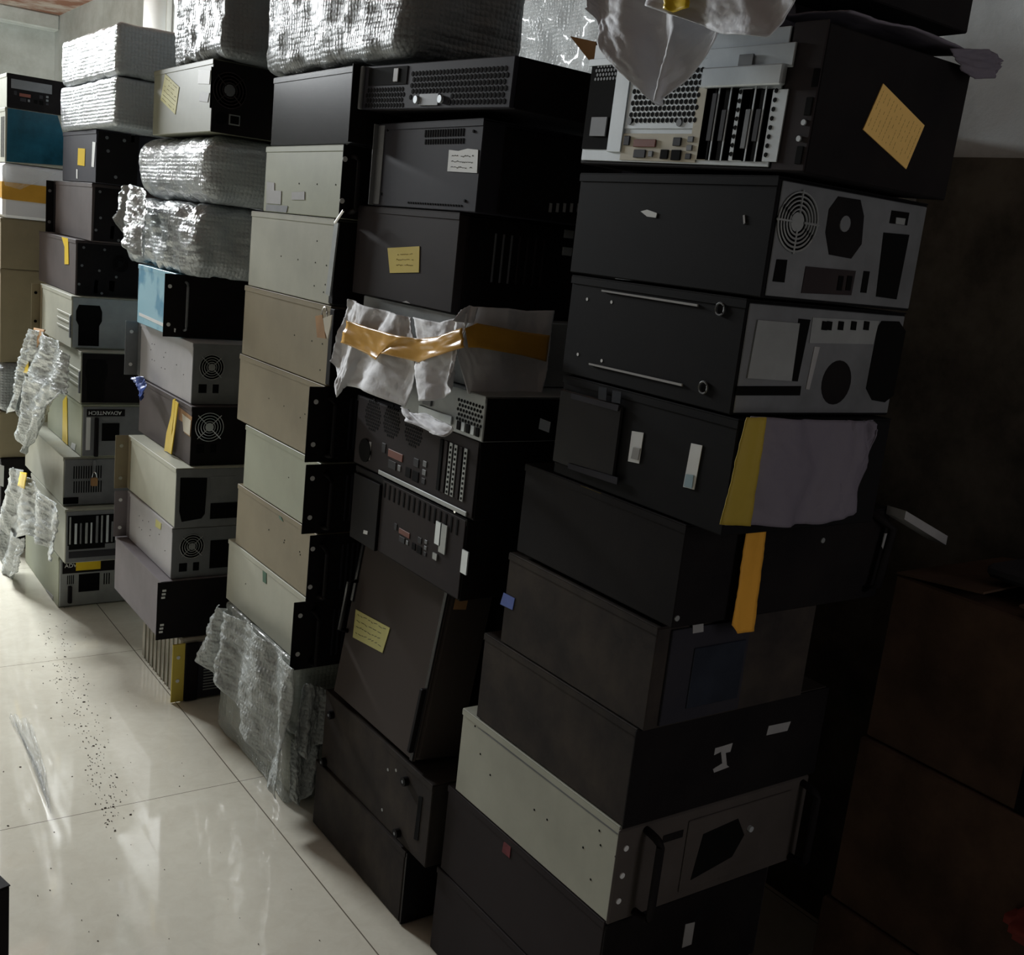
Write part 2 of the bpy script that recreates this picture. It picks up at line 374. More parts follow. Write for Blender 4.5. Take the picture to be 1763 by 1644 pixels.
    def writing(s, f, quad, rows, parent, mat='ink', seed=1, w=.0011, o=.0016):
        """illegible handwriting: short strokes in rows inside a seen quad"""
        rd = random.Random(seed); q = [Vector(s.px(f, *p)) for p in quad]; mb = MB()
        for r in range(rows):
            v = (r + .7) / (rows + .4); a = q[0].lerp(q[3], v); b = q[1].lerp(q[2], v); x = .1
            while x < .88:
                ln = rd.uniform(.03, .09)
                if rd.random() < .78:
                    p = a.lerp(b, x); c = a.lerp(b, min(x + ln, .92)); j = rd.uniform(-.002, .002)
                    mb.tube([s.P(f, p.x, p.y, o), s.P(f, (p.x + c.x) / 2, (p.y + c.y) / 2 + j, o), s.P(f, c.x, c.y, o)], w * .5, 4)
                x += ln + .02
        return mb.build('writing', mat, parent)
    def text(s, f, x, y, size, txt, mat, parent=None, flip=False, name='lettering'):
        u, t = s.px(f, x, y); cu = bpy.data.curves.new(name, 'FONT'); cu.body = txt; cu.size = size; cu.extrude = .0003
        cu.align_x = 'CENTER'; cu.align_y = 'CENTER'
        tmp = bpy.data.objects.new(name, cu); C.objects.link(tmp); bpy.context.view_layer.update()
        me = bpy.data.meshes.new_from_object(tmp.evaluated_get(bpy.context.evaluated_depsgraph_get())); bpy.data.objects.remove(tmp)
        me.materials.clear(); me.materials.append(MATS[mat])
        o = bpy.data.objects.new(name, me); C.objects.link(o); o.parent = parent or s.root
        o.location = s.P(f, u, t, .0022)
        o.rotation_euler = (math.pi / 2, math.pi if flip else 0, 0) if f == 'B' else (math.pi / 2, math.pi if flip else 0, -math.pi / 2)
        return o
    def io(s, f, u0, u1, t0, t1, plate='port_cream', ports='std'):
        """motherboard connector plate"""
        mb = MB(); s.rect(mb, f, u0, u1, t0, t1, .0002, .0016, .0004); p = mb.build('connector_plate', plate, s.root)
        W_, H_ = u1 - u0, t1 - t0
        sg = 1
        for a, b_, c, d, m_ in ((.04, .12, .55, .9, 'ink'), (.18, .48, .5, .78, 'port_red'), (.2, .36, .1, .4, 'ink'), (.4, .46, .14, .36, 'dull_steel'),
                                (.56, .66, .08, .42, 'void'), (.7, .82, .05, .42, 'void'), (.7, .8, .56, .86, 'ink'), (.88, .95, .7, .9, 'dull_steel'), (.88, .95, .4, .6, 'dull_steel'), (.88, .95, .1, .3, 'ink')):
            if f == 'A': a, b_ = 1 - b_, 1 - a
            mb = MB(); s.rect(mb, f, u0 + a * W_, u0 + b_ * W_, t0 + c * H_, t0 + d * H_, .0016, .0045, .0008); mb.build('port', m_, p)
        return p
    def slots(s, f, u0, u1, t0, t1, n, mats, frac=.7, hole=True):
        for i in range(n):
            a = u0 + (u1 - u0) * i / n; b_ = a + (u1 - u0) / n * frac; m_ = mats[i % len(mats)]
            mb = MB(); s.rect(mb, f, a, b_, t0, t1, .0002, .0022, .0005); p = mb.build('expansion_slot', m_, s.root)
            if m_ in ('silver', 'rear_steel') and hole:
                mb = MB(); k = 12
                for j in range(k):
                    t = t0 + (t1 - t0) * (j + .5) / k; mb.cyl(s.P(f, (a + b_) / 2, t, .002), s.P(f, (a + b_) / 2, t, .0028), (b_ - a) * .26, 6)
                mb.build('slot_holes', 'void', p)
            elif m_ == 'void' and hole:
                mb = MB(); s.rect(mb, f, a + (b_ - a) * .3, b_ - (b_ - a) * .2, t0 + (t1 - t0) * .15, t0 + (t1 - t0) * (.4 + .3 * ((i * 7) % 3) / 2), .0022, .005, .0005)
                mb.build('connector', 'dull_steel', p)

def wrapped(name, lo, hi, mat, label, cat='wrapped case', group=None, seed=0, rnd=.03, amp=.008, inner='mauve_grey', cuts=34, rot=0, sag=0.0, fold=1.0):
    """case packed in bubble film: the case inside and a crumpled, rounded film round it"""
    lo = Vector(lo); hi = Vector(hi)
    r = bpy.data.objects.new(name, None); C.objects.link(r); r.location = lo; r.rotation_euler = (0, 0, math.radians(rot)); tag(r, label, cat, group)
    d = hi - lo; i = .014 + rnd * .4
    MB().box((i, i, i), (d.x - i, d.y - i, d.z - i), .003).build('case_body', inner, r)
    bm = bmesh.new(); bmesh.ops.create_cube(bm, size=1.0); bmesh.ops.subdivide_edges(bm, edges=bm.edges, cuts=cuts, use_grid_fill=True)
    for v in bm.verts:
        p = Vector(((v.co.x + .5) * d.x, (v.co.y + .5) * d.y, (v.co.z + .5) * d.z))
        q = Vector([min(max(p[k], rnd), d[k] - rnd) for k in range(3)]); e = p - q
        nn = e.normalized() if e.length > 1e-6 else Vector((0, 0, 0))
        p = q + nn * min(e.length, rnd)
        P = (p + lo) * 1.0
        a = noise.noise(P * 7 + Vector((seed, 0, 0))) * amp + noise.noise(Vector((P.x * 18, P.y * 30, P.z * 12)) + Vector((seed * 3, 1, 5))) * amp * .55 * fold
        a += abs(noise.noise(Vector((P.x * 9, P.y * 14, P.z * 34 + seed)))) * amp * .5 * fold
        p += nn * (a - amp * .1)
        if p.z < .003: p.z = .0005
        if p.z > d.z: p.z = d.z + (p.z - d.z) * .2
        v.co = p
    me = bpy.data.meshes.new('bubble_wrap'); bm.to_mesh(me); bm.free(); me.materials.append(MATS[mat])
    for f in me.polygons: f.use_smooth = True
    o = bpy.data.objects.new('bubble_wrap', me); C.objects.link(o); o.parent = r
    return r

def interp(line, s):
    k = s * (len(line) - 1); i = min(int(k), len(line) - 2); f = k - i
    return Vector(line[i]).lerp(Vector(line[i + 1]), f)
def sheet(name, top, bot, mat, parent=None, nu=60, nv=40, amp=.012, freq=9.0, seed=0, thick=.0012, axis=(-1, 0, 0), hang=.6, keep=None, cr_=.55):
    """loose sheet between an upper and a lower edge (lists of points), waved along `axis`"""
    ax = Vector(axis); bm = bmesh.new(); g = []
    for i in range(nu + 1):
        row = []
        for j in range(nv + 1):
            s, t = i / nu, j / nv; p = interp(top, s).lerp(interp(bot, s), t)
            wv = .5 + .5 * math.sin(s * freq * 6.28 / 2 + 2.2 * noise.noise(Vector((s * 3, t * 2, seed))) + seed)
            cr = noise.noise(Vector((s * 16, t * 11, seed + 4))) + .5 * noise.noise(Vector((s * 34 + t * 12, t * 26, seed)))
            p = p + ax * (amp * (hang + (1 - hang) * t) * wv + amp * cr_ * (cr + .6))
            row.append(bm.verts.new(p))
        g.append(row)
    for i in range(nu):
        for j in range(nv):
            if keep and not keep((i + .5) / nu, (j + .5) / nv): continue
            bm.faces.new((g[i][j], g[i + 1][j], g[i + 1][j + 1], g[i][j + 1]))
    bmesh.ops.delete(bm, geom=[v for v in bm.verts if not v.link_faces], context='VERTS')
    bmesh.ops.recalc_face_normals(bm, faces=bm.faces)
    me = bpy.data.meshes.new(name); bm.to_mesh(me); bm.free(); me.materials.append(MATS[mat])
    for f in me.polygons: f.use_smooth = True
    o = bpy.data.objects.new(name, me); C.objects.link(o)
    md = o.modifiers.new('thickness', 'SOLIDIFY'); md.thickness = thick
    if parent is not None: o.parent = parent; o.matrix_parent_inverse = parent.matrix_world.inverted() if False else Matrix.Translation(parent.location).inverted()
    return o


# ================================================================== STACK at the frame's far left edge (behind the others)
u = Unit('desktop_computer', .885, 4.95, 1.880, 2.012, .5, .42, 'beige', 'thin black-backed desktop computer on top of the rearmost stack, near the far wall')
mb = MB(); u.rect(mb, 'B', .0, .40, 0, .132, .0002, .004, .001); rp_ = mb.build('rear_panel', 'black_paint', u.root)
u.io('B', .02, .165, .025, .072); u.vents('B', .02, .065, .082, .105, 4, horiz=True); u.vents('B', .085, .12, .082, .105, 4, horiz=True)
mb = MB(); u.rect(mb, 'B', .015, .17, .076, .112, .004, .005); mb.build('slot_cover', 'dull_steel', u.root)
u = Unit('desktop_computer', .88, 4.95, 1.663, 1.878, .5, .42, 'beige', 'blue film covered computer second from the top of the rearmost stack')
u.vents('A', .02, .10, .02, .18, 3); u.quad('B', 'protective_film', [(13, 186), (99, 196), (110, 236), (110, 285), (11, 278)], 'deep_blue_film', .003)
wrapped('wrapped_case', (.865, 4.93, 1.440), (1.30, 5.45, 1.661), 'white_cloth_', 'white cloth parcel banded with orange tape in the rearmost stack', seed=3, rnd=.02, amp=.01, cuts=26) if False else None
u = Unit('wrapped_case', .873, 4.95, 1.440, 1.661, .5, .42, 'white_cloth', 'white cloth parcel banded with orange tape in the rearmost stack', cat='parcel', body='cloth_wrap', lid=False, bev=.012)
u.quad('B', 'tape_band', [(3, 312), (90, 322), (90, 352), (3, 342)], 'amber_tape', .002)
mb = MB(); mb.box((-.002, 0, .08), (0, .5, .145)); mb.build('tape_band', 'amber_tape', u.root)
fl = sheet('plastic_flap', [u.root.location + Vector(v) for v in ((-.02, -.012, .22), (.2, -.012, .2))], [u.root.location + Vector(v) for v in ((.0, -.03, .13), (.06, -.02, .12))], 'clear_film', u.root, 14, 10, .012, axis=(0, -1, 0))
for z0, z1, mt, lb in ((1.231, 1.438, 'warm_beige', 'dull tan case under the orange taped parcel in the rearmost stack'),
                       (.835, 1.229, 'warm_beige', 'tall tan case above the silver wrapped one in the rearmost stack')):
    Unit('rack_case', .868, 4.96, z0, z1, .5, .43, mt, lb)
wrapped('wrapped_case', (.862, 4.93, .622), (1.29, 5.44, .833), 'bubble_silver', 'silvery film wrapped case halfway down the rearmost stack', seed=9, cuts=24, rnd=.04)
Unit('rack_case', .869, 4.96, .418, .620, .5, .43, 'warm_beige', 'plain tan case under the silvery wrapped one in the rearmost stack')
u = Unit('rack_case', .874, 4.95, .212, .416, .5, .43, 'black_paint', 'black case with a white label, second from the floor in the rearmost stack')
u.quad('B', 'label', [(0, 800), (7, 802), (6, 838), (0, 836)], 'label_white')
u = Unit('rack_case', .874, 4.95, .001, .210, .5, .43, 'black_paint', 'black case standing on the floor under the rearmost stack')
u.slots('B', .0, .06, .03, .12, 3, ['dull_steel', 'void'])

# ================================================================== SECOND STACK (two white bubble parcels on top)
wrapped('wrapped_case', (1.013, 3.82, 1.959), (1.44, 4.60, 2.127), 'bubble_thick', 'bright white bubble wrapped case topmost of the stack by the drain pipe', seed=1, rnd=.022, amp=.007, inner='dark_slate')
wrapped('wrapped_case', (1.013, 3.835, 1.797), (1.44, 4.60, 1.958), 'bubble_thick', 'bright white bubble wrapped case just below the topmost white one', seed=2, rnd=.018, amp=.006, inner='dark_slate')
DK = 'void'
u = Unit('rack_case', 1.03, 4.12, 1.611, 1.795, .50, .43, 'dark_slate', 'slate grey case with a small yellow sticker under the two white parcels')
u.quad('A', 'sticker', [(135, 255), (147, 256), (146, 286), (134, 284)], 'yellow_tape')
u.quad('A', 'barcode_label', [(160, 244), (165, 245), (162, 288), (158, 287)], 'label_white'); u.quad('A', 'barcode_label', [(132, 291), (134, 292), (134, 308), (132, 307)], 'label_white')
u.quad('B', 'rear_panel', [(170, 226), (240, 232), (235, 325), (164, 318)], 'black_paint'); u.screws('B', [(184, 237), (214, 242), (186, 260), (199, 305)], .006, 'dull_steel')
u.quad('B', 'label', [(226, 231), (232, 232), (231, 246), (225, 245)], 'label_grey')
u = Unit('rack_case', 1.03, 4.16, 1.403, 1.609, .60, .43, 'dusty_brown', 'brownish black case below the one with the yellow sticker, its back dotted with screws')
u.ear('far', 'black_paint', .03, True, plate=False, holemat='dull_steel')
u.quad('B', 'rear_panel', [(164, 322), (240, 330), (234, 420), (160, 414)], 'black_paint'); u.screws('B', [(172, 330), (208, 335), (173, 375), (165, 396), (204, 414), (215, 360)], .005, 'dull_steel')
u.quad('B', 'label', [(191, 389), (197, 389), (195, 412), (189, 411)], 'label_grey')
u = Unit('rack_case', .997, 4.24, 1.199, 1.401, .62, .43, 'dusty_brown', 'brownish black case with a yellow paper strip hanging over its side')
mb = MB(); q = [(107, 404), (118, 410), (119, 452), (119, 455), (112, 455), (112, 425)]
u.quad('A', 'paper_strip', q, 'yellow_tape', .002)
u.quad('B', 'rear_panel', [(134, 418), (240, 426), (236, 512), (132, 508)], 'black_paint'); u.screws('B', [(144, 426), (141, 457), (171, 466), (136, 489), (200, 477), (175, 505), (180, 430)], .005, 'dull_steel')
u.quad('B', 'label', [(163, 482), (169, 482), (167, 505), (161, 504)], 'label_grey'); u.quad('B', 'label', [(188, 483), (198, 484), (196, 502), (187, 500)], 'dull_steel')
u.fan('B', 207, 455, .03, 'black_paint', hub='black_paint')
# two beige desktops seen from behind
def atx(X, Y, z0, z1, L, mat, panel, label, hole, ribs=True, Lx=.43):
    u = Unit('desktop_computer', X, Y, z0, z1, L, Lx, mat, label)
    mb = MB(); u.rect(mb, 'B', .004, Lx - .004, .004, u.h - .004, .0002, .003, .001); mb.build('rear_panel', panel, u.root)
    a = u.px('B', *hole[0]); b_ = u.px('B', *hole[1]); w_ = b_[0] - a[0]; m_ = (a[1] + b_[1]) / 2
    t0, t1 = b_[1], a[1]; c = w_ * .1; hh = t1 - t0
    pts = [(a[0] + c, t1), (b_[0] - c, t1), (b_[0], t1 - hh * .15), (b_[0], t1 - hh * .38), (b_[0] - c, t1 - hh * .5), (b_[0] - c, t0), (a[0] + c, t0), (a[0] + c, t1 - hh * .5), (a[0], t1 - hh * .38), (a[0], t1 - hh * .15)]
    mb = MB(); mb.prism([u.P('B', p, q, .003) for p, q in pts], u.P('B', 0, 0, .001)); mb.build('power_supply_opening', 'void', u.root)
    if ribs:
        for k in (.32, .46, .60):
            mb = MB(); u.rect(mb, 'A', .0, L * .42, u.h * k, u.h * k + .008, 0, .004, .001); mb.build('side_rib', mat, u.root)
        mb = MB(); u.rect(mb, 'A', 0, .012, u.h * .2, u.h * .62, 0, .006, .001); mb.build('side_latch', 'dull_steel', u.root)
    return u
u = atx(.977, 4.20, 1.004, 1.197, .52, 'beige', 'rear_steel', 'beige desktop computer with ribbed side and open power supply bay, mid stack', [(131, 524), (174, 596)])
u.ear('far', 'warm_beige', .035, True, plate=False, holemat='void')
u.ventpx('B', 178, 540, 222, 566, 9, mat='ink'); u.ventpx('B', 192, 524, 222, 534, 9, mat='ink'); u.ventpx('B', 176, 574, 222, 600, 5, mat='void', horiz=True)
u = atx(.995, 4.12, .809, 1.002, .52, 'beige', 'black_paint', 'beige desktop computer with black back under the ribbed beige one', [(147, 618), (183, 690)])
u.quad('B', 'label', [(157, 613), (180, 614), (180, 618), (157, 617)], 'label_white')
u = Unit('desktop_computer', 1.0, 4.11, .609, .807, .56, .43, 'green_beige', 'greenish beige computer with a lock bar and an upside down black name strip')
mb = MB(); u.rect(mb, 'B', .003, .42, .003, .19, .0002, .006, .002); fp = mb.build('front_panel', 'dull_steel', u.root)
u.boxpx('B', 'name_strip', 149, 704, 214, 716, 'black_paint', .002, o0=.006, parent=fp)
t_ = u.text('B', 180, 710, .020, 'ADVANTECH', 'label_white', fp, True); t_.location.y = -.0085
u.boxpx('B', 'badge', 148, 718, 154, 774, 'label_white', .002, o0=.006, parent=fp)
u.boxpx('B', 'drive_bay', 175, 728, 204, 758, 'void', .002, o0=.006, parent=fp)
u.boxpx('B', 'lock_bar', 162, 718, 167, 786, 'black_paint', .012, .002, o0=.006)
o = u.quad('A', 'tape_strip', [(109, 690), (116, 680), (117, 772), (108, 766)], 'yellow_tape', .002); u.quad('A', 'label', [(124, 762), (131, 765), (129, 776), (122, 771)], 'label_white')
u = Unit('desktop_computer', .94, 4.115, .419, .607, .68, .43, 'beige', 'beige computer with slotted front and a small padlock hanging on it')
mb = MB(); u.rect(mb, 'B', .003, .42, .003, .18, .0002, .006, .002); fp = mb.build('front_panel', 'dull_steel', u.root)
u.ventpx('B', 126, 802, 176, 822, 12, mat='void', name='vent_slots'); u.ventpx('B', 126, 828, 176, 846, 12, mat='void', name='vent_slots')
for v in [o for o in u.root.children if o.name.startswith('vent_slots')]: v.location.y -= .006
u.boxpx('B', 'lock_bar', 159, 790, 163, 812, 'dull_steel', .012, .002, o0=.006)
pl = MB(); a = u.px('B', 160, 822); pl.box((a[0] - .012, -.026, a[1] - .028), (a[0] + .012, -.012, a[1] + .004), .003); pk = pl.build('padlock', 'kraft', u.root)
MB().tube([Vector((a[0] + .008 * math.cos(t * math.pi / 8), -.019, a[1] + .004 + .022 * math.sin(t * math.pi / 8))) for t in range(9)], .002, 6).build('shackle', 'chrome', pk)
u.boxpx('B', 'drive_slot', 108, 856, 134, 866, 'void', .002, o0=.006, parent=fp)
u = Unit('desktop_computer', .94, 4.07, .206, .417, .60, .43, 'beige', 'beige computer with bare card slots behind the hanging film, second from the floor')
mb = MB(); u.rect(mb, 'B', .003, .42, .003, .203, .0002, .003, .001); mb.build('rear_panel', 'dull_steel', u.root)
a = u.px('B', 117, 888); b_ = u.px('B', 197, 934)
mb = MB(); u.rect(mb, 'B', a[0], b_[0], b_[1], a[1], .003, .004); mb.build('slot_bay', 'void', u.root)
w0 = (b_[0] - a[0]) / 9
for i in range(9):
    mb = MB(); k = a[0] + w0 * i; u.rect(mb, 'B', k + w0 * .25, k + w0 * (.55 + .15 * (i % 2)), b_[1] + .006, a[1] - (.004 if i in (0, 5, 6, 7) else .03), .004, .007, .0005); mb.build('expansion_slot', ['rear_steel', 'silver', 'dull_steel'][i % 3], u.root)
u.boxpx('B', 'drive_slot', 118, 937, 180, 942, 'void', .002, o0=.003); u.boxpx('B', 'drive_slot', 118, 950, 198, 955, 'ink', .002, o0=.003)
u = Unit('desktop_computer', .94, 4.16, .001, .204, .61, .43, 'green_beige', 'greenish beige computer on the floor, yellow tape across its black name strip')
mb = MB(); u.rect(mb, 'B', .003, .42, .003, .195, .0002, .006, .002); fp = mb.build('front_panel', 'rear_steel', u.root)
u.boxpx('B', 'name_strip', 107, 967, 196, 980, 'black_paint', .002, o0=.006, parent=fp)
t_ = u.text('B', 121, 973, .022, 'ADV', 'label_white', fp); t_.location.y = -.0085
u.boxpx('B', 'tape_strip', 130, 966, 172, 978, 'yellow_tape', .0015, o0=.0082)
u.boxpx('B', 'drive_bay', 135, 988, 170, 1015, 'void', .002, o0=.006, parent=fp)
u.ventpx('B', 115, 990, 128, 1004, 4, mat='void'); u.ventpx('B', 178, 986, 190, 1004, 3, mat='void')
for v in [o for o in u.root.children if o.name.startswith('vent_slots')]: v.location.y -= .006
u.boxpx('B', 'lock_bar', 116, 1008, 122, 1036, 'black_paint', .014, .002, o0=.006)
u.quad('A', 'worn_label', [(80, 1014), (92, 1026), (91, 1034), (79, 1020)], 'label_grey')

# loose bubble film hanging down the side of this stack
def A_(pts, X): return [on_x(x, y, X) for x, y in pts]
o = sheet('bubble_film', A_([(60, 566), (80, 572), (104, 588), (124, 612)], .915), A_([(40, 640), (60, 655), (95, 668), (119, 680)], .905), 'bubble_sheet', None, 50, 36, .03, 5, 1, cr_=.3)
tag(o, 'upper lobe of crumpled silver bubble film hanging over the ribbed beige computers', 'bubble wrap')
bot = sheet('film_tail', A_([(40, 636), (60, 650), (95, 662), (119, 676)], .905), A_([(34, 700), (40, 740), (50, 784), (57, 768), (90, 705)], .90), 'bubble_sheet', None, 50, 46, .032, 6, 2, cr_=.3); bot.parent = o
st = sheet('loose_corner', A_([(36, 655), (44, 660)], .895), A_([(12, 712), (32, 706)], .885), 'bubble_sheet', None, 10, 12, .012, 3, 4, cr_=.3); st.parent = o
st = sheet('tape_strip', A_([(60, 564), (80, 568)], .91), A_([(52, 592), (63, 602)], .905), 'kraft', None, 6, 8, .004, 3, 3); st.parent = o
st = sheet('tape_strip', A_([(44, 626), (50, 622)], .895), A_([(31, 638), (51, 644)], .89), 'yellow_tape', None, 6, 4, .003, 3, 3); st.parent = o
o = sheet('bubble_film', A_([(24, 804), (45, 810), (72, 838), (112, 880)], .865), A_([(8, 880), (22, 930), (60, 920), (85, 940), (106, 966)], .86), 'bubble_sheet', None, 60, 44, .03, 7, 5, cr_=.28)
tag(o, 'torn clear bubble film draped over the lower beige computers down to the floor', 'bubble wrap')
b2 = sheet('film_tail', A_([(8, 875), (14, 900), (40, 930), (50, 925)], .86), A_([(9, 935), (14, 985), (20, 1001), (40, 985)], .855), 'bubble_sheet', None, 30, 30, .028, 5, 6, cr_=.3); b2.parent = o
st = sheet('tape_strip', A_([(36, 812), (48, 814)], .835), A_([(32, 836), (43, 842)], .83), 'yellow_tape', None, 6, 6, .003, 3, 3); st.parent = o

# ================================================================== THIRD STACK (round bubble bundles near its top)
wrapped('wrapped_case', (1.10, 3.07, 1.978), (1.50, 3.52, 2.30), 'bubble_silver', 'shiny silver wrapped case standing on the olive case with a black fan back', seed=4, rnd=.03, amp=.016, fold=1.4)
u = Unit('rack_case', 1.10, 3.15, 1.777, 1.976, .55, .43, 'olive', 'olive beige case with slanted yellow note and black fan back under a silver parcel')
n_ = u.quad('A', 'note', [(285, 127), (309, 150), (302, 197), (277, 172)], 'pale_yellow_paper'); u.writing('A', [(285, 127), (309, 150), (302, 197), (277, 172)], 6, n_, 'brown_ink', 3)
u.quad('A', 'label', [(342, 120), (363, 121), (361, 145), (341, 144)], 'label_white'); u.quad('A', 'label', [(345, 158), (361, 160), (358, 176), (343, 174)], 'label_grey')
mb = MB(); u.rect(mb, 'B', 0, .42, 0, .196, .0002, .003, .001); mb.build('rear_panel', 'black_paint', u.root)
u.fan('B', 395, 156, .05, 'brown_black', hub='dull_steel', plate='void'); a = u.px('B', 403, 207); u.socket('B', a[0], a[1], .034, .03, 'rear_steel'); u.socket('B', a[0], a[1], .026, .022, 'void', 'socket_recess').location.y = -.003
a = u.px('B', 380, 204); mb = MB(); mb.cyl(u.P('B', a[0], a[1], .003), u.P('B', a[0], a[1], .005), .018, 16); mb.build('power_inlet', 'void', u.root)
wrapped('wrapped_case', (1.09, 3.15, 1.577), (1.50, 3.84, 1.776), 'bubble_thick', 'plump white bubble wrapped bundle directly under the olive case', seed=6, rnd=.07, amp=.012)
wrapped('wrapped_case', (1.085, 3.215, 1.356), (1.50, 3.93, 1.575), 'bubble_thick', 'loosely wrapped bubble bundle with a flared end above the blue filmed case', seed=8, rnd=.055, amp=.02, fold=1.3)
o = sheet('bubble_film', A_([(222, 322), (235, 318), (262, 330)], 1.06), A_([(213, 372), (222, 410), (238, 438), (262, 445)], 1.03), 'bubble_sheet', None, 36, 36, .03, 4, 7, cr_=.3)
tag(o, 'flared end of bubble film sticking out above the blue filmed case', 'bubble wrap')
u = Unit('rack_case', 1.095, 3.384, 1.156, 1.354, .40, .43, 'blue_film', 'case with stained sky blue film on its side and a black mounting plate')
u.ear('near', 'black_paint', .036, True, h=.198); u.handle('B', .03, 'dull_steel', .022, .004); u.vents('B', .08, .38, .02, .17, 9, 'black_paint', 'front_slats', .5, True)
u.quad('A', 'film_edge', [(240, 538), (303, 566), (302, 572), (240, 543)], 'label_white')
u = Unit('rack_case', 1.12, 3.27, .962, 1.154, .576, .43, 'pale_grey', 'pale grey case with a steel fan back under the blue filmed case')
u.ear('far', 'dull_steel', .045, True, plate=False); mb = MB(); u.rect(mb, 'B', 0, .42, 0, .19, .0002, .003, .001); mb.build('rear_panel', 'dull_steel', u.root); u.psu('B', 364, 632)
u.dots('A', [(262, 592), (266, 593), (260, 602), (285, 607), (262, 619), (266, 621), (282, 615), (278, 633), (284, 635), (304, 628), (316, 645)], .002, 'void')
u = Unit('rack_case', 1.113, 3.236, .773, .960, .55, .43, 'dusty_brown', 'brown black case with a yellow ribbon and white slip, black fan grille behind')
mb = MB(); u.rect(mb, 'B', 0, .42, 0, .186, .0002, .003, .001); mb.build('rear_panel', 'black_paint', u.root); u.psu('B', 360, 735, 'black_paint', 'silver', .044)
u.quad('A', 'label', [(308, 700), (331, 718), (328, 752), (318, 745), (318, 728), (308, 722)], 'kraft'); u.quad('A', 'label', [(315, 712), (330, 724), (328, 750), (317, 742)], 'port_cream', o0=.0016)
mb = MB(); pp = [on_x(x, y, 1.105) for x, y in ((299, 688), (303, 686), (300, 720), (296, 752), (292, 778), (284, 776), (288, 745), (296, 715))]
mb.prism(pp, (-.003, 0, 0)); rb = mb.build('yellow_ribbon', 'yellow_tape', u.root); rb.matrix_parent_inverse = Matrix.Translation(u.root.location).inverted()
mb = MB(); pp = [on_x(x, y, 1.10) for x, y in ((303, 690), (308, 694), (302, 740), (296, 782), (290, 778), (299, 740))]
mb.prism(pp, (-.003, 0, 0)); rb = mb.build('yellow_ribbon', 'yellow_tape', u.root); rb.matrix_parent_inverse = Matrix.Translation(u.root.location).inverted()
o = sheet('plastic_scrap', A_([(232, 650), (250, 648)], 1.09), A_([(245, 664), (252, 690), (256, 664)], 1.085), 'blue_scrap', None, 12, 14, .015, 3, 2)
tag(o, 'crumpled scrap of blue printed film poking out below the pale grey case', 'plastic scrap')
u = Unit('rack_case', 1.064, 3.21, .580, .771, .515, .43, 'pale_beige', 'pale cream case with a tan mounting ear and large open power bay behind')
u.ear('far', 'warm_beige', .045, True, plate=False, holemat='beige'); mb = MB(); u.rect(mb, 'B', 0, .42, 0, .188, .0002, .003, .001); mb.build('rear_panel', 'dull_steel', u.root)
u.quad('B', 'power_supply_opening', [(310, 822), (356, 822), (356, 828), (352, 884), (346, 892), (312, 898), (308, 880)], 'void', .001, o0=.003); u.boxpx('B', 'slot_cover', 362, 820, 404, 850, 'dull_steel', .0015, o0=.003); u.boxpx('B', 'slot_opening', 362, 866, 412, 890, 'void', .0015, o0=.003)
u = Unit('rack_case', 1.061, 3.215, .411, .578, .49, .43, 'pale_grey', 'pale grey case with fan back, resting on the mauve plated case')
u.ear('far', 'mauve_grey', .045, True, plate=False); mb = MB(); u.rect(mb, 'B', 0, .42, 0, .164, .0002, .003, .001); mb.build('rear_panel', 'dull_steel', u.root); u.psu('B', 330, 940)
u.dots('A', [(240, 888), (246, 896), (256, 898), (240, 908), (244, 912), (259, 912), (258, 922), (274, 920), (284, 948)], .002, 'void')
u.quad('A', 'note', [(269, 890), (279, 894), (277, 912), (268, 906)], 'pale_yellow_paper'); u.boxpx('B', 'slot_opening', 362, 930, 394, 975, 'void', .0015, o0=.003)
u = Unit('rack_case', 1.028, 3.20, .216, .409, .52, .43, 'mauve_grey', 'mauve grey case with a broad flat black front plate, second from the floor')
u.ear('near', 'black_paint', .012, False, t=.004)
mb = MB()
for x, y in [(282, 1016), (281, 1022), (280, 1028), (278, 1075), (277, 1081), (276, 1087)]:
    q = u.px('B', x, y); u.rect(mb, 'B', q[0] - .006, q[0] + .006, q[1] - .0035, q[1] + .0035, .0045, .006, .0005)
mb.build('mounting_hole', 'label_white', u.root)
u = Unit('wrapped_case', 1.095, 3.185, .001, .214, .41, .40, 'striped_wrap', 'small case in pleated brownish wrap with a yellow mounting ear, standing on the floor', lid=False, bev=.006)
mb = MB()
for i in range(9): u.rect(mb, 'A', .03 + i * .042, .037 + i * .042, .004, .21, .0, .004, .0015)
mb.build('wrap_pleat', 'beige', u.root)
mb = MB(); mb.box((-.028, -.006, 0.002), (.012, 0, .20), .001); e = mb.build('mounting_ear', 'yellow_paper', u.root)
for k in (.075, .155): MB().cyl((-.01, -.006, k), (-.01, -.008, k), .006, 12).build('mounting_hole', 'label_white', e)
mb = MB(); mb.box((.014, -.012, .002), (.055, -.001, .20), .002); mb.build('front_edge', 'black_paint', u.root)
mb = MB(); mb.box((.055, -.006, .004), (.395, 0, .198), .002); mb.build('front_panel', 'dark_slate', u.root)
u.vents('B', .075, .30, .03, .17, 14, 'rear_steel', 'front_grille', .35, True)
for v in [o for o in u.root.children if o.name.startswith('front_grille')]: v.location.y -= .0065

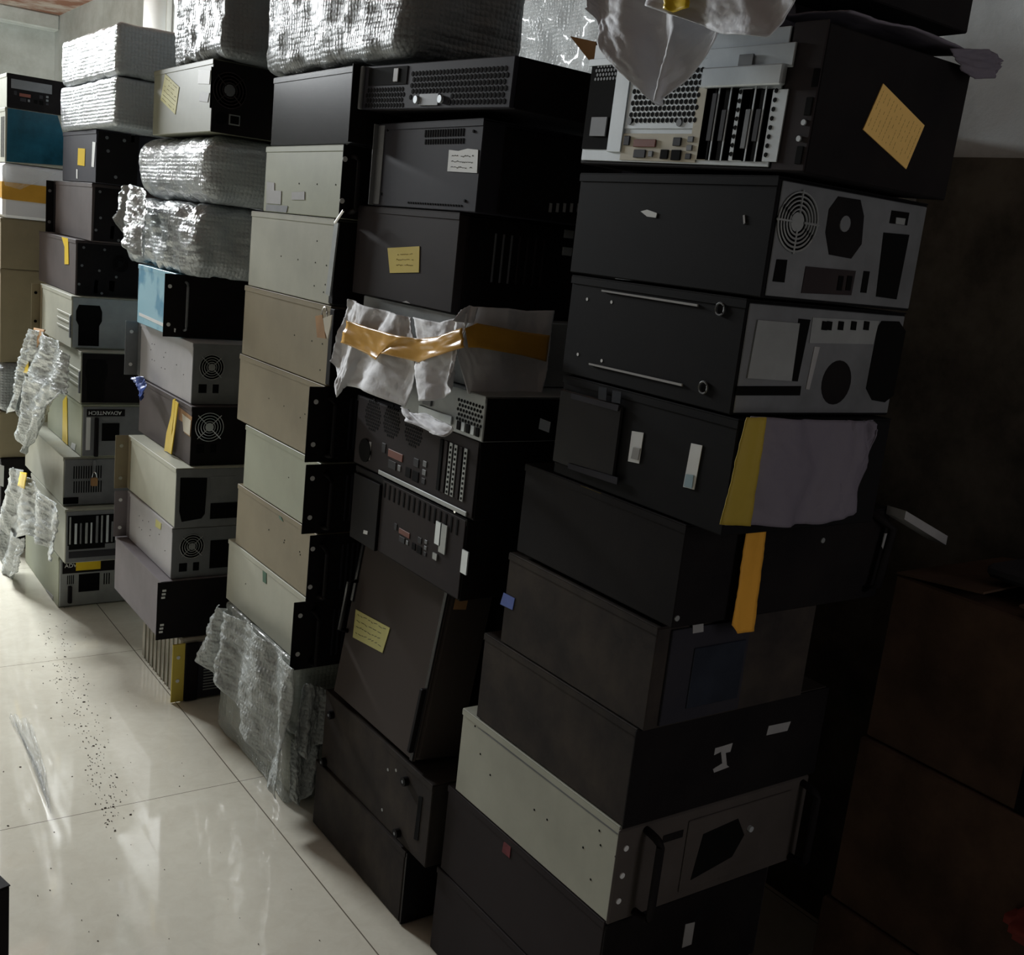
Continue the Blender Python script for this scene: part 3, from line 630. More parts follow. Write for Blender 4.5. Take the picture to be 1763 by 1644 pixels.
# ================================================================== FOURTH STACK (tan rack cases)
wrapped('wrapped_case', (1.15, 2.135, 1.921), (1.47, 2.92, 2.17), 'bubble_silver', 'long silver bubble wrapped case lying on top of the tan stack', seed=11, rnd=.04, amp=.014, cuts=46)
u = Unit('rack_case', 1.157, 2.34, 1.742, 1.915, .50, .43, 'gloss_black', 'glossy black case under the long silver parcel, top of the tan stack')
u.ear('near', 'black_paint', .02, False, t=.004); u.screws('B', [(640, 131), (636, 223)], .004, 'dull_steel')
def tan(z0, z1, L, mat, label, Y=2.40, ear=True, X=1.157, group=None, holes=True, hd=True, em='black_paint', pr=.042):
    u = Unit('rack_case', X, Y, z0, z1, L, .43, mat, label, group=group)
    if ear:
        e = u.ear('near', em, pr, holes, h=u.h, hs=(.24, .8)); 
        if hd: u.handle('B', .012, em, .04, .006, .1, .85)
        u.vents('B', .07, .30, .03, u.h - .03, 16, 'dark_slate', 'front_grille', .35)
        for v in [o for o in u.root.children if o.name.startswith('front_grille')]: v.location.y -= .004
    return u
u = tan(1.570, 1.740, .49, 'green_beige', 'olive beige case with white stickers just under the glossy black one', 2.375, pr=.012)
u.quad('A', 'label', [(460, 313), (473, 315), (473, 328), (485, 329), (484, 352), (459, 350)], 'label_grey'); u.quad('A', 'label', [(503, 331), (525, 330), (525, 344), (503, 344)], 'label_grey')
u.quad('A', 'corner_patch', [(459, 352), (496, 355), (493, 376), (458, 373)], 'dull_steel'); u.dots('A', [(515, 316), (546, 317), (578, 318)], .002, 'void')
u = tan(1.363, 1.568, .53, 'beige', 'beige case with a swinging metal side strip, third down in the tan stack', 2.415, ear=False)
mb = MB(); pp = [on_x(x, y, 1.15) for x, y in ((578, 384), (585, 384), (570, 510), (563, 506))]; mb.prism(pp, (-.004, 0, 0)); rb = mb.build('side_strip', 'rear_steel', u.root); rb.matrix_parent_inverse = Matrix.Translation(u.root.location).inverted()
mb = MB(); pp = [on_x(x, y, 1.14) for x, y in ((577, 384), (592, 362))]; mb.tube(pp, .0035, 8); rb = mb.build('link', 'chrome', u.root); rb.matrix_parent_inverse = Matrix.Translation(u.root.location).inverted()
mb = MB(); mb.box((-.004, -.025, .004), (.42, -.001, .2), .002); mb.build('front_panel', 'black_paint', u.root)
u.dots('A', [(484, 441), (513, 447), (543, 452), (562, 457), (560, 490), (541, 492), (557, 503), (546, 415)], .002, 'void')
u = tan(1.166, 1.361, .565, 'warm_beige', 'tan case with a key tag hanging on its corner, mid tan stack', 2.40, ear=False)
mb = MB(); mb.box((-.004, -.025, .004), (.42, -.001, .19), .002); mb.build('front_panel', 'black_paint', u.root)
u.dots('A', [(507, 577), (537, 587), (555, 592), (551, 637), (565, 643)], .002, 'void')
kt = bpy.data.objects.new('key_tag', None); C.objects.link(kt); kp = on_x(560, 540, 1.14); kt.location = kp; tag(kt, 'small kraft key tag and steel ring hanging at the tan case corner', 'key tag')
MB().tube([Vector((-.002, .014 * math.cos(a * math.pi / 10), .016 * math.sin(a * math.pi / 10))) for a in range(20)], .0015, 6, True).build('key_ring', 'chrome', kt)
mb = MB(); mb.prism([on_x(x, y, 1.136) - kp for x, y in ((544, 544), (556, 542), (562, 583), (547, 581))], (-.002, 0, 0)); mb.build('tag_card', 'kraft', kt)
mb = MB(); mb.prism([on_x(x, y, 1.133) - kp for x, y in ((558, 548), (573, 542), (571, 560), (566, 584), (561, 570))], (-.003, 0, 0)); mb.build('key', 'port_cream', kt)
u = tan(.972, 1.164, .57, 'warm_beige', 'tan case with black handle plate below the one with the key tag', 2.405)
u.dots('A', [(463, 686), (489, 699), (517, 719), (525, 713)], .0018, 'void')
u = tan(.789, .970, .505, 'green_beige', 'short olive case with black handle plate, set back above the green marked one', 2.395)
u.dots('A', [(497, 822), (525, 839)], .0018, 'void')
u = tan(.606, .787, .545, 'warm_beige', 'tan case with a scrap of green tape on its side, black ear plate', 2.39, hd=True, pr=.02)
u.dots('A', [(455, 866), (463, 912), (489, 934), (516, 950), (490, 930), (517, 955)], .0022, 'void'); u.quad('A', 'tape_scrap', [(478, 874), (484, 876), (482, 884), (488, 898), (482, 893)], 'green_tape')
u = tan(.415, .604, .575, 'pale_beige', 'pale beige case with green tape at its lid, resting on the bubble wrapped cases', 2.41)
u.quad('A', 'tape_scrap', [(453, 977), (459, 981), (459, 1005), (453, 1001)], 'green_tape'); u.dots('A', [(423, 1005)], .002, 'void')
wrapped('wrapped_case', (1.15, 2.44, .207), (1.57, 2.98, .413), 'bubble_thin', 'bubble wrapped case below the pale beige one, upper of the two wrapped at the base', seed=21, rnd=.015, amp=.008, inner='beige')
wrapped('wrapped_case', (1.15, 2.45, .001), (1.57, 2.99, .205), 'bubble_thin', 'bubble wrapped case on the floor, lower of the two under the pale beige case', seed=22, rnd=.015, amp=.008, inner='beige')
o = sheet('bubble_film', A_([(382, 1040), (398, 1050), (455, 1090), (519, 1150)], 1.125), A_([(350, 1120), (372, 1160), (392, 1172), (425, 1235), (470, 1320), (494, 1372)], 1.115), 'bubble_sheet', None, 90, 70, .035, 7, 12, cr_=.22)
tag(o, 'clear bubble film draped down in folds over the two wrapped cases at the base', 'bubble wrap')
b2 = sheet('side_fold', [on_y(x, y, 2.425) for x, y in ((515, 1180), (530, 1172), (562, 1185))], [on_y(x, y, 2.40) for x, y in ((497, 1280), (520, 1300), (552, 1270))], 'bubble_sheet', None, 36, 36, .025, 4, 14, axis=(0, -1, 0), cr_=.3); b2.parent = o
b2 = sheet('side_fold', [on_y(x, y, 2.435) for x, y in ((500, 1272), (520, 1290), (552, 1262))], [on_y(x, y, 2.41) for x, y in ((496, 1370), (512, 1382), (542, 1338))], 'bubble_sheet', None, 36, 36, .025, 4, 17, axis=(0, -1, 0), cr_=.3); b2.parent = o

# ================================================================== FIFTH STACK (tall black case with yellow note)
u = Unit('server_case', 1.183, 1.74, 1.800, 1.893, .58, .43, 'black_paint', 'flat black server with honeycomb front, on top of the fifth stack', rot=(1.6, 0, 1.5))
hx = u.h; D = .585
mb = MB(); u.rect(mb, 'A', 0, D, 0, hx, .001, .012, .002); fr = mb.build('front_bezel', 'dark_slate', u.root)
u.hexes('A', .02, .365, .012, hx - .012, .0135, .0052, keep=lambda a, t: not (.21 < a < .36 and t < .035), o=.0128)
u.hexes('A', .395, .56, .008, .042, .0125, .005, o=.0128)
mb = MB(); u.rect(mb, 'A', .385, .555, .050, .088, .012, .0135, .001); mb.build('drive_slot', 'void', u.root)
mb = MB(); u.rect(mb, 'A', .42, .44, .056, .084, .0135, .016, .001); mb.build('latch', 'label_grey', u.root)
mb = MB(); u.rect(mb, 'A', .575, .588, .0, hx, .008, .018, .002); mb.build('bezel_edge', 'dull_steel', u.root)
mb = MB(); u.rect(mb, 'A', .25, .325, .006, .03, .012, .0145, .001); mb.build('latch_plate', 'dull_steel', u.root)
for a in (.24, .335): MB().cyl(u.P('A', a, .018, .012), u.P('A', a, .018, .018), .008, 10).build('thumb_screw', 'silver', u.root)
u = Unit('rack_case', 1.183, 1.84, 1.607, 1.787, .435, .43, 'dark_slate', 'slate black case with a torn white label under the honeycomb server')
n_ = u.quad('A', 'label', [(774, 258), (790, 260), (806, 256), (824, 258), (822, 298), (771, 295)], 'label_white'); u.writing('A', [(775, 262), (822, 262), (820, 297), (772, 294)], 3, n_, 'ink', 5)
u.ventpx('A', 730, 224, 798, 234, 16, mat='void'); u.ventpx('A', 730, 240, 798, 247, 16, mat='void'); u.ventpx('A', 700, 347, 795, 356, 22, mat='void')
u.ear('far', 'dull_steel', .012, False, plate=False); u.screws('A', [(668, 224), (816, 226), (657, 334), (801, 346)], .003, 'void')
a = u.px('B', 972, 272); b_ = u.px('B', 965, 340)
mb = MB(); u.rect(mb, 'B', a[0] - .003, a[0] + .003, b_[1], a[1], .0002, .003); mb.build('edge_flange', 'label_grey', u.root)
mb = MB(); mb.box((.05, -.004, .004), (.36, -.0002, .17), .001); mb.build('rear_panel', 'black_paint', u.root)
for x in (945, 957, 969, 981, 993):
    q = u.px('B', x, 360); mb = MB(); u.rect(mb, 'B', q[0] - .003, q[0] + .003, max(q[1] - .006, .001), q[1] + .012 + .004 * (x % 3), .004, .006); mb.build('slot_end', 'label_grey', u.root)
u = Unit('rack_case', 1.183, 1.895, 1.402, 1.605, .455, .43, 'brown_mid', 'dark brown case with a square yellow note and slotted black back')
qn = [(668, 427), (723, 424), (722, 469), (672, 470)]; n_ = u.quad('A', 'note', qn, 'yellow_paper'); u.writing('A', [(680, 432), (716, 430), (716, 464), (680, 462)], 3, n_, 'brown_ink', 8)
u.quad('A', 'label', [(693, 520), (701, 518), (706, 538), (697, 535)], 'label_grey')
mb = MB(); mb.box((.02, -.005, .004), (.42, -.0002, .198), .001); mb.build('rear_panel', 'black_paint', u.root)
for i in range(7):
    q = u.px('B', 846 + i * 14, 440); mb = MB(); u.rect(mb, 'B', q[0], q[0] + .004, .07, .17, .005, .008, .0006); mb.build('expansion_slot', 'dull_steel' if i < 3 else 'brown_black', u.root)
for x, y in ((975, 405), (972, 435)):
    q = u.px('B', x, y); mb = MB(); u.rect(mb, 'B', q[0] - .012, q[0] + .014, q[1] - .006, q[1] + .012, .005, .009, .001); mb.build('port', 'rear_steel', u.root)
# cloth-wrapped case with amber tape
u = Unit('rack_case', 1.195, 1.83, 1.262, 1.400, .48, .40, 'rear_steel', 'steel backed case wrapped in white cloth with a band of orange tape', lid=False)
rt = u.root
X1 = 1.165
tp = A_([(605, 515), (640, 528), (690, 541), (712, 548), (726, 553), (766, 556), (800, 540), (820, 532)], X1)
bt = A_([(572, 640), (598, 655), (600, 684), (640, 672), (700, 706), (722, 655)], X1 - .03)
o = sheet('cloth_wrap', A_([(605, 515), (640, 528), (690, 541), (712, 548)], X1), A_([(577, 622), (590, 655), (596, 684), (602, 664), (640, 672), (700, 700), (722, 648)], X1 - .02), 'white_cloth', rt, 60, 36, .022, 5, 3, thick=.0018, cr_=.16)
o = sheet('cloth_flap', A_([(716, 546), (766, 556), (795, 545), (812, 540)], X1 - .006), A_([(730, 690), (758, 690), (785, 675), (790, 640)], X1 - .03), 'white_cloth', rt, 30, 40, .02, 3, 6, thick=.0018, cr_=.16)
o = sheet('cloth_hem', A_([(696, 700), (715, 712), (738, 712)], X1 - .02), A_([(705, 725), (745, 745), (775, 752), (784, 736)], X1 - .035), 'white_cloth', rt, 24, 16, .015, 3, 9, thick=.0018, cr_=.16)
Yb = 1.805
def B_(pts, Y): return [on_y(x, y, Y) for x, y in pts]
o = sheet('cloth_side', B_([(816, 528), (870, 530), (905, 535), (950, 534)], Yb), B_([(786, 610), (800, 676), (850, 684), (880, 704), (920, 708), (935, 640)], Yb - .02), 'white_cloth', rt, 40, 36, .012, 3, 5, axis=(0, -1, 0), thick=.0018, cr_=.16)
o = sheet('cloth_corner', B_([(796, 534), (808, 526), (824, 530)], Yb - .01), B_([(782, 552), (800, 556), (818, 556)], Yb - .02), 'white_cloth', rt, 14, 10, .016, 2, 8, axis=(-.7, -.7, 0), thick=.0018, cr_=.16)
o = sheet('tape_band', A_([(600, 552), (640, 565), (690, 578), (722, 583), (760, 580), (800, 565)], X1 - .03), A_([(592, 590), (640, 612), (655, 620), (662, 608), (722, 624), (765, 612), (806, 598)], X1 - .034), 'amber_tape', rt, 60, 12, .012, 4, 3, cr_=.15)
o = sheet('tape_band', B_([(800, 565), (820, 556), (900, 571), (945, 577)], Yb - .028), B_([(806, 598), (822, 598), (900, 612), (938, 622)], Yb - .03), 'amber_tape', rt, 30, 10, .004, 3, 5, axis=(0, -1, 0), cr_=.15)
o = sheet('cloth_ear', B_([(870, 730), (900, 720), (930, 716)], Yb - .02), B_([(835, 740), (860, 745), (905, 735)], Yb - .03), 'white_cloth', rt, 12, 8, .01, 2, 8, axis=(0, -1, 0), thick=.0018, cr_=.16)
u = Unit('desktop_computer', 1.17, 1.715, 1.168, 1.260, .33, .40, 'rear_steel', 'small silver backed computer half hidden below the orange taped cloth')
u.hexes('A', .01, .10, .03, .075, .011, .0035, o=.001)
mb = MB(); u.rect(mb, 'A', .115, .25, .012, .03, .0, .003, .001); mb.build('slot_rail', 'silver', u.root); mb = MB(); u.rect(mb, 'A', .20, .235, .035, .085, .0, .004, .001); mb.build('port', 'dull_steel', u.root)
mb = MB(); mb.box((.002, -.003, .002), (.39, -.0002, .088)); mb.build('front_panel', 'black_paint', u.root)
u.slots('A', .012, .1, .008, .026, 5, ['void', 'silver'], hole=False)
# black computers seen from behind
u = Unit('desktop_computer', 1.183, 1.735, 1.001, 1.166, .54, .43, 'black_paint', 'black computer with round vents and silver card brackets on its back')
mb = MB(); u.rect(mb, 'A', .004, .53, .004, .163, .0002, .003, .001); rpn = mb.build('rear_panel', 'brown_black', u.root)
for x, y in ((644, 716), (676, 727), (714, 742)):
    q = u.px('A', x, y); u.hexes('A', q[0] - .045, q[0] + .045, q[1] - .04, q[1] + .04, .009, .0032, o=.0036, keep=lambda a, t, q=q: (a - q[0]) ** 2 + (t - q[1]) ** 2 < .0015)
q = u.px('A', 631, 775); mb = MB(); mb.cyl(u.P('A', q[0], q[1], .003), u.P('A', q[0], q[1], .006), .028, 20); mb.build('power_inlet', 'void', u.root)
u.quad('A', 'label', [(638, 760), (642, 761), (639, 792), (635, 790)], 'label_grey', o0=.003)
a = u.px('A', 654, 803); b_ = u.px('A', 742, 798)
u.io('A', b_[0], a[0], .022, .085, 'brown_black')
mb = MB(); u.rect(mb, 'A', .02, .40, .004, .014, .003, .007, .001); mb.build('case_rail', 'rear_steel', u.root)
for i in range(6):
    mb = MB(); k = .04 + i * .019; u.rect(mb, 'A', k, k + .012, .03, .14, .003, .0055, .0005); sl = mb.build('expansion_slot', ['rear_steel', 'brown_black', 'rear_steel', 'rear_steel', 'brown_black', 'void'][i], u.root)
    if i in (0, 2, 3):
        mb = MB()
        for j in range(10): mb.cyl(u.P('A', k + .006, .036 + j * .0105, .005), u.P('A', k + .006, .036 + j * .0105, .0062), .0032, 6)
        mb.build('slot_holes', 'void', sl)
u.screws('A', [(647, 792), (658, 762), (688, 764), (716, 781), (784, 880)], .004)
u = Unit('desktop_computer', 1.183, 1.755, .822, .999, .50, .43, 'black_paint', 'black computer with a bright connector plate above the leaning tall case')
mb = MB(); u.rect(mb, 'A', .004, .36, .004, .173, .0002, .003, .001); mb.build('rear_panel', 'brown_black', u.root)
mb = MB(); u.rect(mb, 'A', .365, .495, .0, .16, .0002, .008, .001); mb.build('power_supply', 'black_paint', u.root)
a = u.px('A', 678, 915); b_ = u.px('A', 741, 940)
u.io('A', b_[0], a[0], .05, .095, 'rear_steel')
mb = MB()
for i in range(15): u.rect(mb, 'A', .03 + i * .0225, .036 + i * .0225, .135, .168, .003, .0042)
mb.build('vent_slots', 'void', u.root)
for x, y0, y1, m_ in ((758, 896, 940, 'silver'), (766, 900, 955, 'rear_steel'), (803, 945, 990, 'silver'), (752, 950, 965, 'rear_steel')):
    u.boxpx('A', 'expansion_slot', x - 3, y0, x + 3, y1, m_, .003, o0=.003)
u.quad('A', 'label', [(632, 912), (639, 914), (638, 920), (631, 918)], 'label_white', o0=.008)
# tall case leaning back
u = Unit('tower_case', 1.183, 1.865, .406, .82, .41, .12, 'warm_black', 'tall black cabinet leaning back with a yellow handwritten note and side handle', rot=(0, 7.3, 0), lid=False, bev=.008)
u.z0 = .406
def lean(x, y):  # point on the leaning side
    import math as _m
    n = Vector((math.cos(math.radians(7.3)), 0, -math.sin(math.radians(7.3)))); r = ray(x, y); o_ = Vector((u.X, u.Y, u.z0)); c = Vector((0, 0, CAMZ))
    p = c + r * ((o_ - c).dot(n) / r.dot(n)); l = p - o_; return (l.y, l.x * math.sin(math.radians(7.3)) + l.z * math.cos(math.radians(7.3)))
def lq(name, pts, mat, th=.0012, o0=.0002, parent=None):
    mb = MB(); mb.prism([u.P('A', *lean(*p), o0) for p in pts], (-th, 0, 0)); return mb.build(name, mat, parent or u.root)
mb = MB(); u.rect(mb, 'A', 0, .41, 0, .419, 0, .006, .003); mb.build('door', 'warm_black', u.root)
mb = MB(); u.rect(mb, 'A', 0, .41, .395, .419, .006, .010, .002); u.rect(mb, 'A', 0, .014, .0, .419, .006, .010, .002); u.rect(mb, 'A', .396, .41, .24, .419, .006, .010, .002); mb.build('frame', 'gloss_black', u.root)
n_ = lq('note', [(617, 1049), (676, 1081), (663, 1124), (612, 1097)], 'pale_yellow_paper', .0012, .0065)
rd = random.Random(4); mb = MB(); q = [Vector(lean(*p)) for p in [(617, 1049), (676, 1081), (663, 1124), (612, 1097)]]
for r_ in range(4):
    v = (r_ + .6) / 4.6; a = q[0].lerp(q[3], v); b_ = q[1].lerp(q[2], v); x = .08
    while x < .85:
        l_ = rd.uniform(.04, .1); p = a.lerp(b_, x); c_ = a.lerp(b_, x + l_); mb.tube([u.P('A', p.x, p.y, .008), u.P('A', c_.x, c_.y + rd.uniform(-.003, .003), .008)], .0006, 4); x += l_ + rd.uniform(.02, .06)
mb.build('writing', 'ink', n_)
a = lean(619, 1000); b_ = lean(601, 1085)
mb = MB(); mb.tube([u.P('A', a[0], a[1], .006), u.P('A', a[0], a[1] - .004, .028), u.P('A', a[0], b_[1] + .004, .028), u.P('A', a[0], b_[1], .006)], .0065, 8); mb.build('handle', 'gloss_black', u.root, True)
mb = MB(); u.rect(mb, 'A', .004, .016, .02, .17, .006, .02, .002); mb.build('hinge', 'black_paint', u.root)
mb = MB(); mb.prism([(.012, -.002, .36), (.045, -.002, .36), (.045, -.002, .405), (.03, -.002, .417), (.012, -.002, .39)], (0, -.0015, 0)); mb.build('tape_scrap', 'kraft', u.root)
Unit('rack_case', 1.375, 1.80, .391, .812, .47, .26, 'flat_black', 'plain black case on end, added to darken the gap behind the leaning tall cabinet')  # added case, closes the bright gap beside the leaning cabinet
u = Unit('rack_case', 1.183, 1.785, .187, .389, .54, .43, 'stained_black', 'black case with four side knobs and a slot, beneath the leaning tall cabinet')
for x, y in ((573, 1230), (560, 1311), (701, 1344), (687, 1433)):
    q = u.px('A', x, y); k = MB().cyl(u.P('A', q[0], q[1], 0), u.P('A', q[0], q[1], .012), .011, 14).build('side_knob', 'black_paint', u.root); MB().cyl(u.P('A', q[0], q[1], .012), u.P('A', q[0], q[1], .013), .004, 8).build('knob_screw', 'dull_steel', k)
u.dots('A', [(668, 1325), (682, 1326), (658, 1394)], .004, 'rear_steel')
u.quad('A', 'side_slot', [(722, 1370), (728, 1372), (720, 1447), (713, 1444)], 'void')
u = Unit('rack_case', 1.178, 1.862, .001, .185, .48, .42, 'stained_black', 'plain black case on the floor under the one with four knobs', bev=.006)
u.ear('near', 'gloss_black', .0, False, t=.006)

# ================================================================== SIXTH STACK (next to the visitor)
u = Unit('tower_case', 1.2, 1.04, 1.692, 1.888, .505, .335, 'black_paint', 'large black tower with silver card cage and perforated vent, topmost beside a yellow label', rot=(1.3, 0, 0), lid=False)
mb = MB(); u.rect(mb, 'A', .065, .5, .006, .196, .0002, .003, .001); rp_ = mb.build('rear_panel', 'silver', u.root)
def A5(name, x0, y0, x1, y1, mat, th=.002, o0=.003, bev=.0005): return u.boxpx('A', name, x0, y0, x1, y1, mat, th, bev, o0=o0)
A5('power_supply_opening', 1020, 122, 1066, 268, 'void')
mb = MB(); q = u.px('A', 1040, 135); 
u.hexes('A', u.px('A', 1066, 135)[0] + .004, u.px('A', 1026, 135)[0], u.px('A', 1040, 148)[1], u.px('A', 1040, 124)[1], .008, .0028, 'dull_steel', 'inner_mesh', o=.0056)
A5('power_supply_frame', 1016, 116, 1070, 122, 'silver', .004); A5('power_supply_frame', 1066, 120, 1071, 272, 'silver', .004)
A5('power_socket', 1022, 214, 1045, 246, 'dull_steel', .003, .005)
vp = A5('vent_plate', 1078, 122, 1203, 228, 'silver', .002)
a = u.px('A', 1200, 225); b_ = u.px('A', 1092, 130)
u.hexes('A', a[0] + .004, b_[0] - .004, a[1] + .010, b_[1], .0105, .0041, o=.0058)
for x in (1086, 1172): 
    q = u.px('A', x, 219); MB().cyl(u.P('A', q[0], q[1], .005), u.P('A', q[0], q[1], .007), .006, 12).build('screw', 'dull_steel', u.root)
a = u.px('A', 1199, 286); b_ = u.px('A', 1074, 240); u.io('A', a[0], b_[0], a[1], b_[1] + .0, 'port_cream')
for v in [o for o in u.root.children if o.name.startswith('connector_plate')]: v.location.x = -.003
A5('slot_lock_bar', 1218, 126, 1352, 150, 'silver', .012, .003, .002); A5('card_cover', 1222, 92, 1366, 118, 'silver', .004, .003, .001); A5('card_latch', 1278, 101, 1300, 118, 'dull_steel', .003, .008)
xs = [(1207, 1222, 'port_cream'), (1222, 1240, 'void'), (1240, 1262, 'void'), (1262, 1284, 'silver'), (1284, 1300, 'void'), (1300, 1320, 'void'), (1322, 1345, 'silver')]
for x0, x1, m_ in xs:
    a = u.px('A', x1 - 4, 286); b_ = u.px('A', x0 - 4, 155)
    mb = MB(); u.rect(mb, 'A', a[0] + .0015, b_[0] - .0015, a[1] + .004, u.px('A', x0, 158)[1], .003, .0055, .0006); sl = mb.build('expansion_slot', m_, u.root)
    if m_ == 'silver':
        mb = MB(); uc = (a[0] + b_[0]) / 2
        for j in range(10): mb.cyl(u.P('A', uc, .022 + j * .0125, .005), u.P('A', uc, .022 + j * .0125, .0063), .0034, 6)
        mb.build('slot_holes', 'void', sl)
    elif m_ == 'void':
        uc = (a[0] + b_[0]) / 2; mb = MB(); u.rect(mb, 'A', uc - .0055, uc + .0045, .03 + .01 * (x0 % 3), .085 + .012 * (x0 % 4), .0055, .008, .0008); mb.build('connector', ['dull_steel', 'ink', 'port_cream'][x0 % 3], sl)
        mb = MB(); u.rect(mb, 'A', uc - .009, uc - .0065, .012, .13, .0055, .007); mb.build('bracket_edge', 'silver', sl)
mb = MB(); u.rect(mb, 'A', 0, .06, .002, .2, .0002, .003, .001); sp = mb.build('side_panel_strip', 'brown_black', u.root)
for x, y in ((1405, 135), (1393, 184), (1378, 268)):
    q = u.px('A', x, y); mb = MB(); u.rect(mb, 'A', q[0] - .006, q[0] + .006, q[1] - .012, q[1] + .012, .003, .0045, .001); mb.build('port_opening', 'void', u.root)
for x, y in ((1386, 212), (1378, 240)):
    q = u.px('A', x, y); MB().cyl(u.P('A', q[0], q[1], .003), u.P('A', q[0], q[1], .006), .004, 10).build('screw', 'silver', u.root)
qn = [(1516, 144), (1588, 216), (1558, 291), (1483, 223)]
n_ = u.quad('B', 'note', qn, 'amber_note', .0015); u.writing('B', [(1516, 144), (1483, 223), (1558, 291), (1588, 216)], 12, n_, 'brown_ink', 13, .0008)
u = Unit('desktop_computer', 1.2, 1.083, 1.516, 1.688, .455, .355, 'flat_black', 'black computer with a fan grille and open drive bay on its steel back')
u.quad('A', 'scuffed_label', [(1104, 364), (1115, 361), (1132, 367), (1130, 375), (1115, 373)], 'label_white'); u.quad('A', 'label', [(1280, 371), (1283, 370), (1284, 384), (1281, 386)], 'label_grey')
mb = MB(); u.rect(mb, 'B', .006, .35, .004, .166, .0002, .003, .001); mb.build('rear_panel', 'dull_steel', u.root)
u.fan('B', 1370, 382, .043, 'rear_steel', rings=5, hub='rear_steel')
mb = MB(); q = [u.px('B', *p) for p in ((1440, 338), (1478, 344), (1484, 372), (1480, 420), (1462, 445), (1424, 438), (1418, 400), (1424, 360))]; mb.prism([u.P('B', a, b_, .003) for a, b_ in q], (0, -.001, 0)); vo = mb.build('fan_opening', 'black_paint', u.root)
q = u.px('B', 1450, 385); MB().cyl(u.P('B', q[0], q[1], .004), u.P('B', q[0], q[1], .006), .012, 14).build('fan_hub', 'dull_steel', vo)
u.quad('B', 'drive_bay', [(1518, 400), (1562, 404), (1540, 515), (1505, 510)], 'void', o0=.003); u.quad('B', 'lock_plate', [(1532, 362), (1562, 366), (1558, 388), (1528, 384)], 'void', o0=.003); u.quad('B', 'lock', [(1538, 374), (1554, 376), (1552, 387), (1537, 385)], 'rear_steel', o0=.0045)
u.quad('B', 'power_socket', [(1334, 446), (1352, 447), (1347, 486), (1327, 484)], 'void', o0=.003); u.quad('B', 'connector_panel', [(1384, 458), (1470, 466), (1462, 508), (1376, 504)], 'brown_black', o0=.003)
for x in (1440, 1455): u.quad('B', 'port', [(x, 474), (x + 8, 475), (x + 4, 500), (x - 4, 499)], 'void', o0=.0045)
u.quad('B', 'port', [(1484, 466), (1494, 467), (1488, 504), (1478, 503)], 'void', o0=.003)
u = Unit('desktop_computer', 1.2, 1.108, 1.338, 1.512, .42, .385, 'flat_black', 'black computer with two thin silver side rails and a long oval opening behind')
for pts in ([(1038, 499), (1203, 524), (1203, 528), (1038, 502)], [(1016, 625), (1176, 661), (1176, 665), (1016, 628)]): u.quad('A', 'side_rail', pts, 'label_grey', .003)
for x, y in ((1241, 532), (1212, 667)):
    q = u.px('A', x, y); MB().tube([u.P('A', q[0] + .009 * math.cos(k * math.pi / 8), q[1] + .009 * math.sin(k * math.pi / 8), .002) for k in range(16)], .0016, 5, True).build('lock_ring', 'dull_steel', u.root)
u.dots('A', [(1053, 520), (1011, 515), (995, 610), (1036, 621)], .003, 'label_white')
mb = MB(); u.rect(mb, 'B', .004, .38, .004, .168, .0002, .003, .001); mb.build('rear_panel', 'dull_steel', u.root)
mb = MB(); q = [u.px('B', *p) for p in ((1515, 552), (1545, 553), (1556, 570), (1535, 680), (1520, 692), (1498, 688), (1488, 668), (1508, 562))]; mb.prism([u.P('B', a, b_, .003) for a, b_ in q], (0, -.001, 0)); mb.build('oval_opening', 'void', u.root)
q = u.px('B', 1437, 658); g = MB().cyl(u.P('B', q[0], q[1], .003), u.P('B', q[0], q[1], .004), .036, 24).build('fan_opening', 'black_paint', u.root)
u.quad('B', 'slot_cover', [(1300, 550), (1372, 556), (1358, 655), (1282, 650)], 'rear_steel', .003, o0=.003); u.quad('B', 'slot_opening', [(1266, 664), (1376, 664), (1374, 680), (1264, 680)], 'void', o0=.003)
u.quad('B', 'slot_opening', [(1372, 548), (1392, 550), (1370, 656), (1356, 655)], 'void', o0=.003); u.quad('B', 'barcode_label', [(1399, 596), (1408, 597), (1390, 670), (1384, 669)], 'label_grey', o0=.003)
u.quad('B', 'connector_panel', [(1396, 546), (1510, 552), (1500, 592), (1390, 590)], 'rear_steel', o0=.003)
for x in (1412, 1420, 1440, 1462, 1484): u.quad('B', 'port', [(x, 552), (x + 8, 553), (x + 6, 568), (x - 2, 567)], 'void', .002, o0=.0045)
u = Unit('desktop_computer', 1.2, 1.088, 1.154, 1.335, .43, .37, 'flat_black', 'black computer with two white spec labels, its end hidden by grey foam and tape')
u.quad('A', 'spec_label', [(1089, 742), (1109, 745), (1101, 798), (1082, 794)], 'label_white'); u.quad('A', 'spec_label', [(1191, 763), (1210, 767), (1196, 843), (1177, 838)], 'label_white')
u.quad('A', 'label_print', [(1092, 770), (1104, 772), (1100, 792), (1088, 789)], 'label_grey', o0=.0016); u.quad('A', 'label_print', [(1183, 816), (1196, 818), (1193, 841), (1179, 837)], 'label_blue', o0=.0016)
mb = MB(); 
a = u.px('A', 1076, 700); b_ = u.px('A', 975, 825)
u.rect(mb, 'A', a[0], .43, .02, .155, 0, .006, .004); mb.build('drive_panel', 'gloss_black', u.root)
u.quad('A', 'panel_edge', [(985, 797), (1070, 822), (1069, 834), (984, 806)], 'dark_slate', .003, o0=.006); u.quad('A', 'panel_edge', [(990, 677), (1072, 698), (1070, 708), (990, 686)], 'dark_slate', .003, o0=.006)
u.quad('A', 'label', [(1036, 666), (1050, 668), (1049, 690), (1035, 687)], 'navy_label', .001, o0=.006); u.quad('A', 'label', [(1060, 672), (1075, 675), (1073, 695), (1058, 692)], 'navy_label', .001, o0=.006)
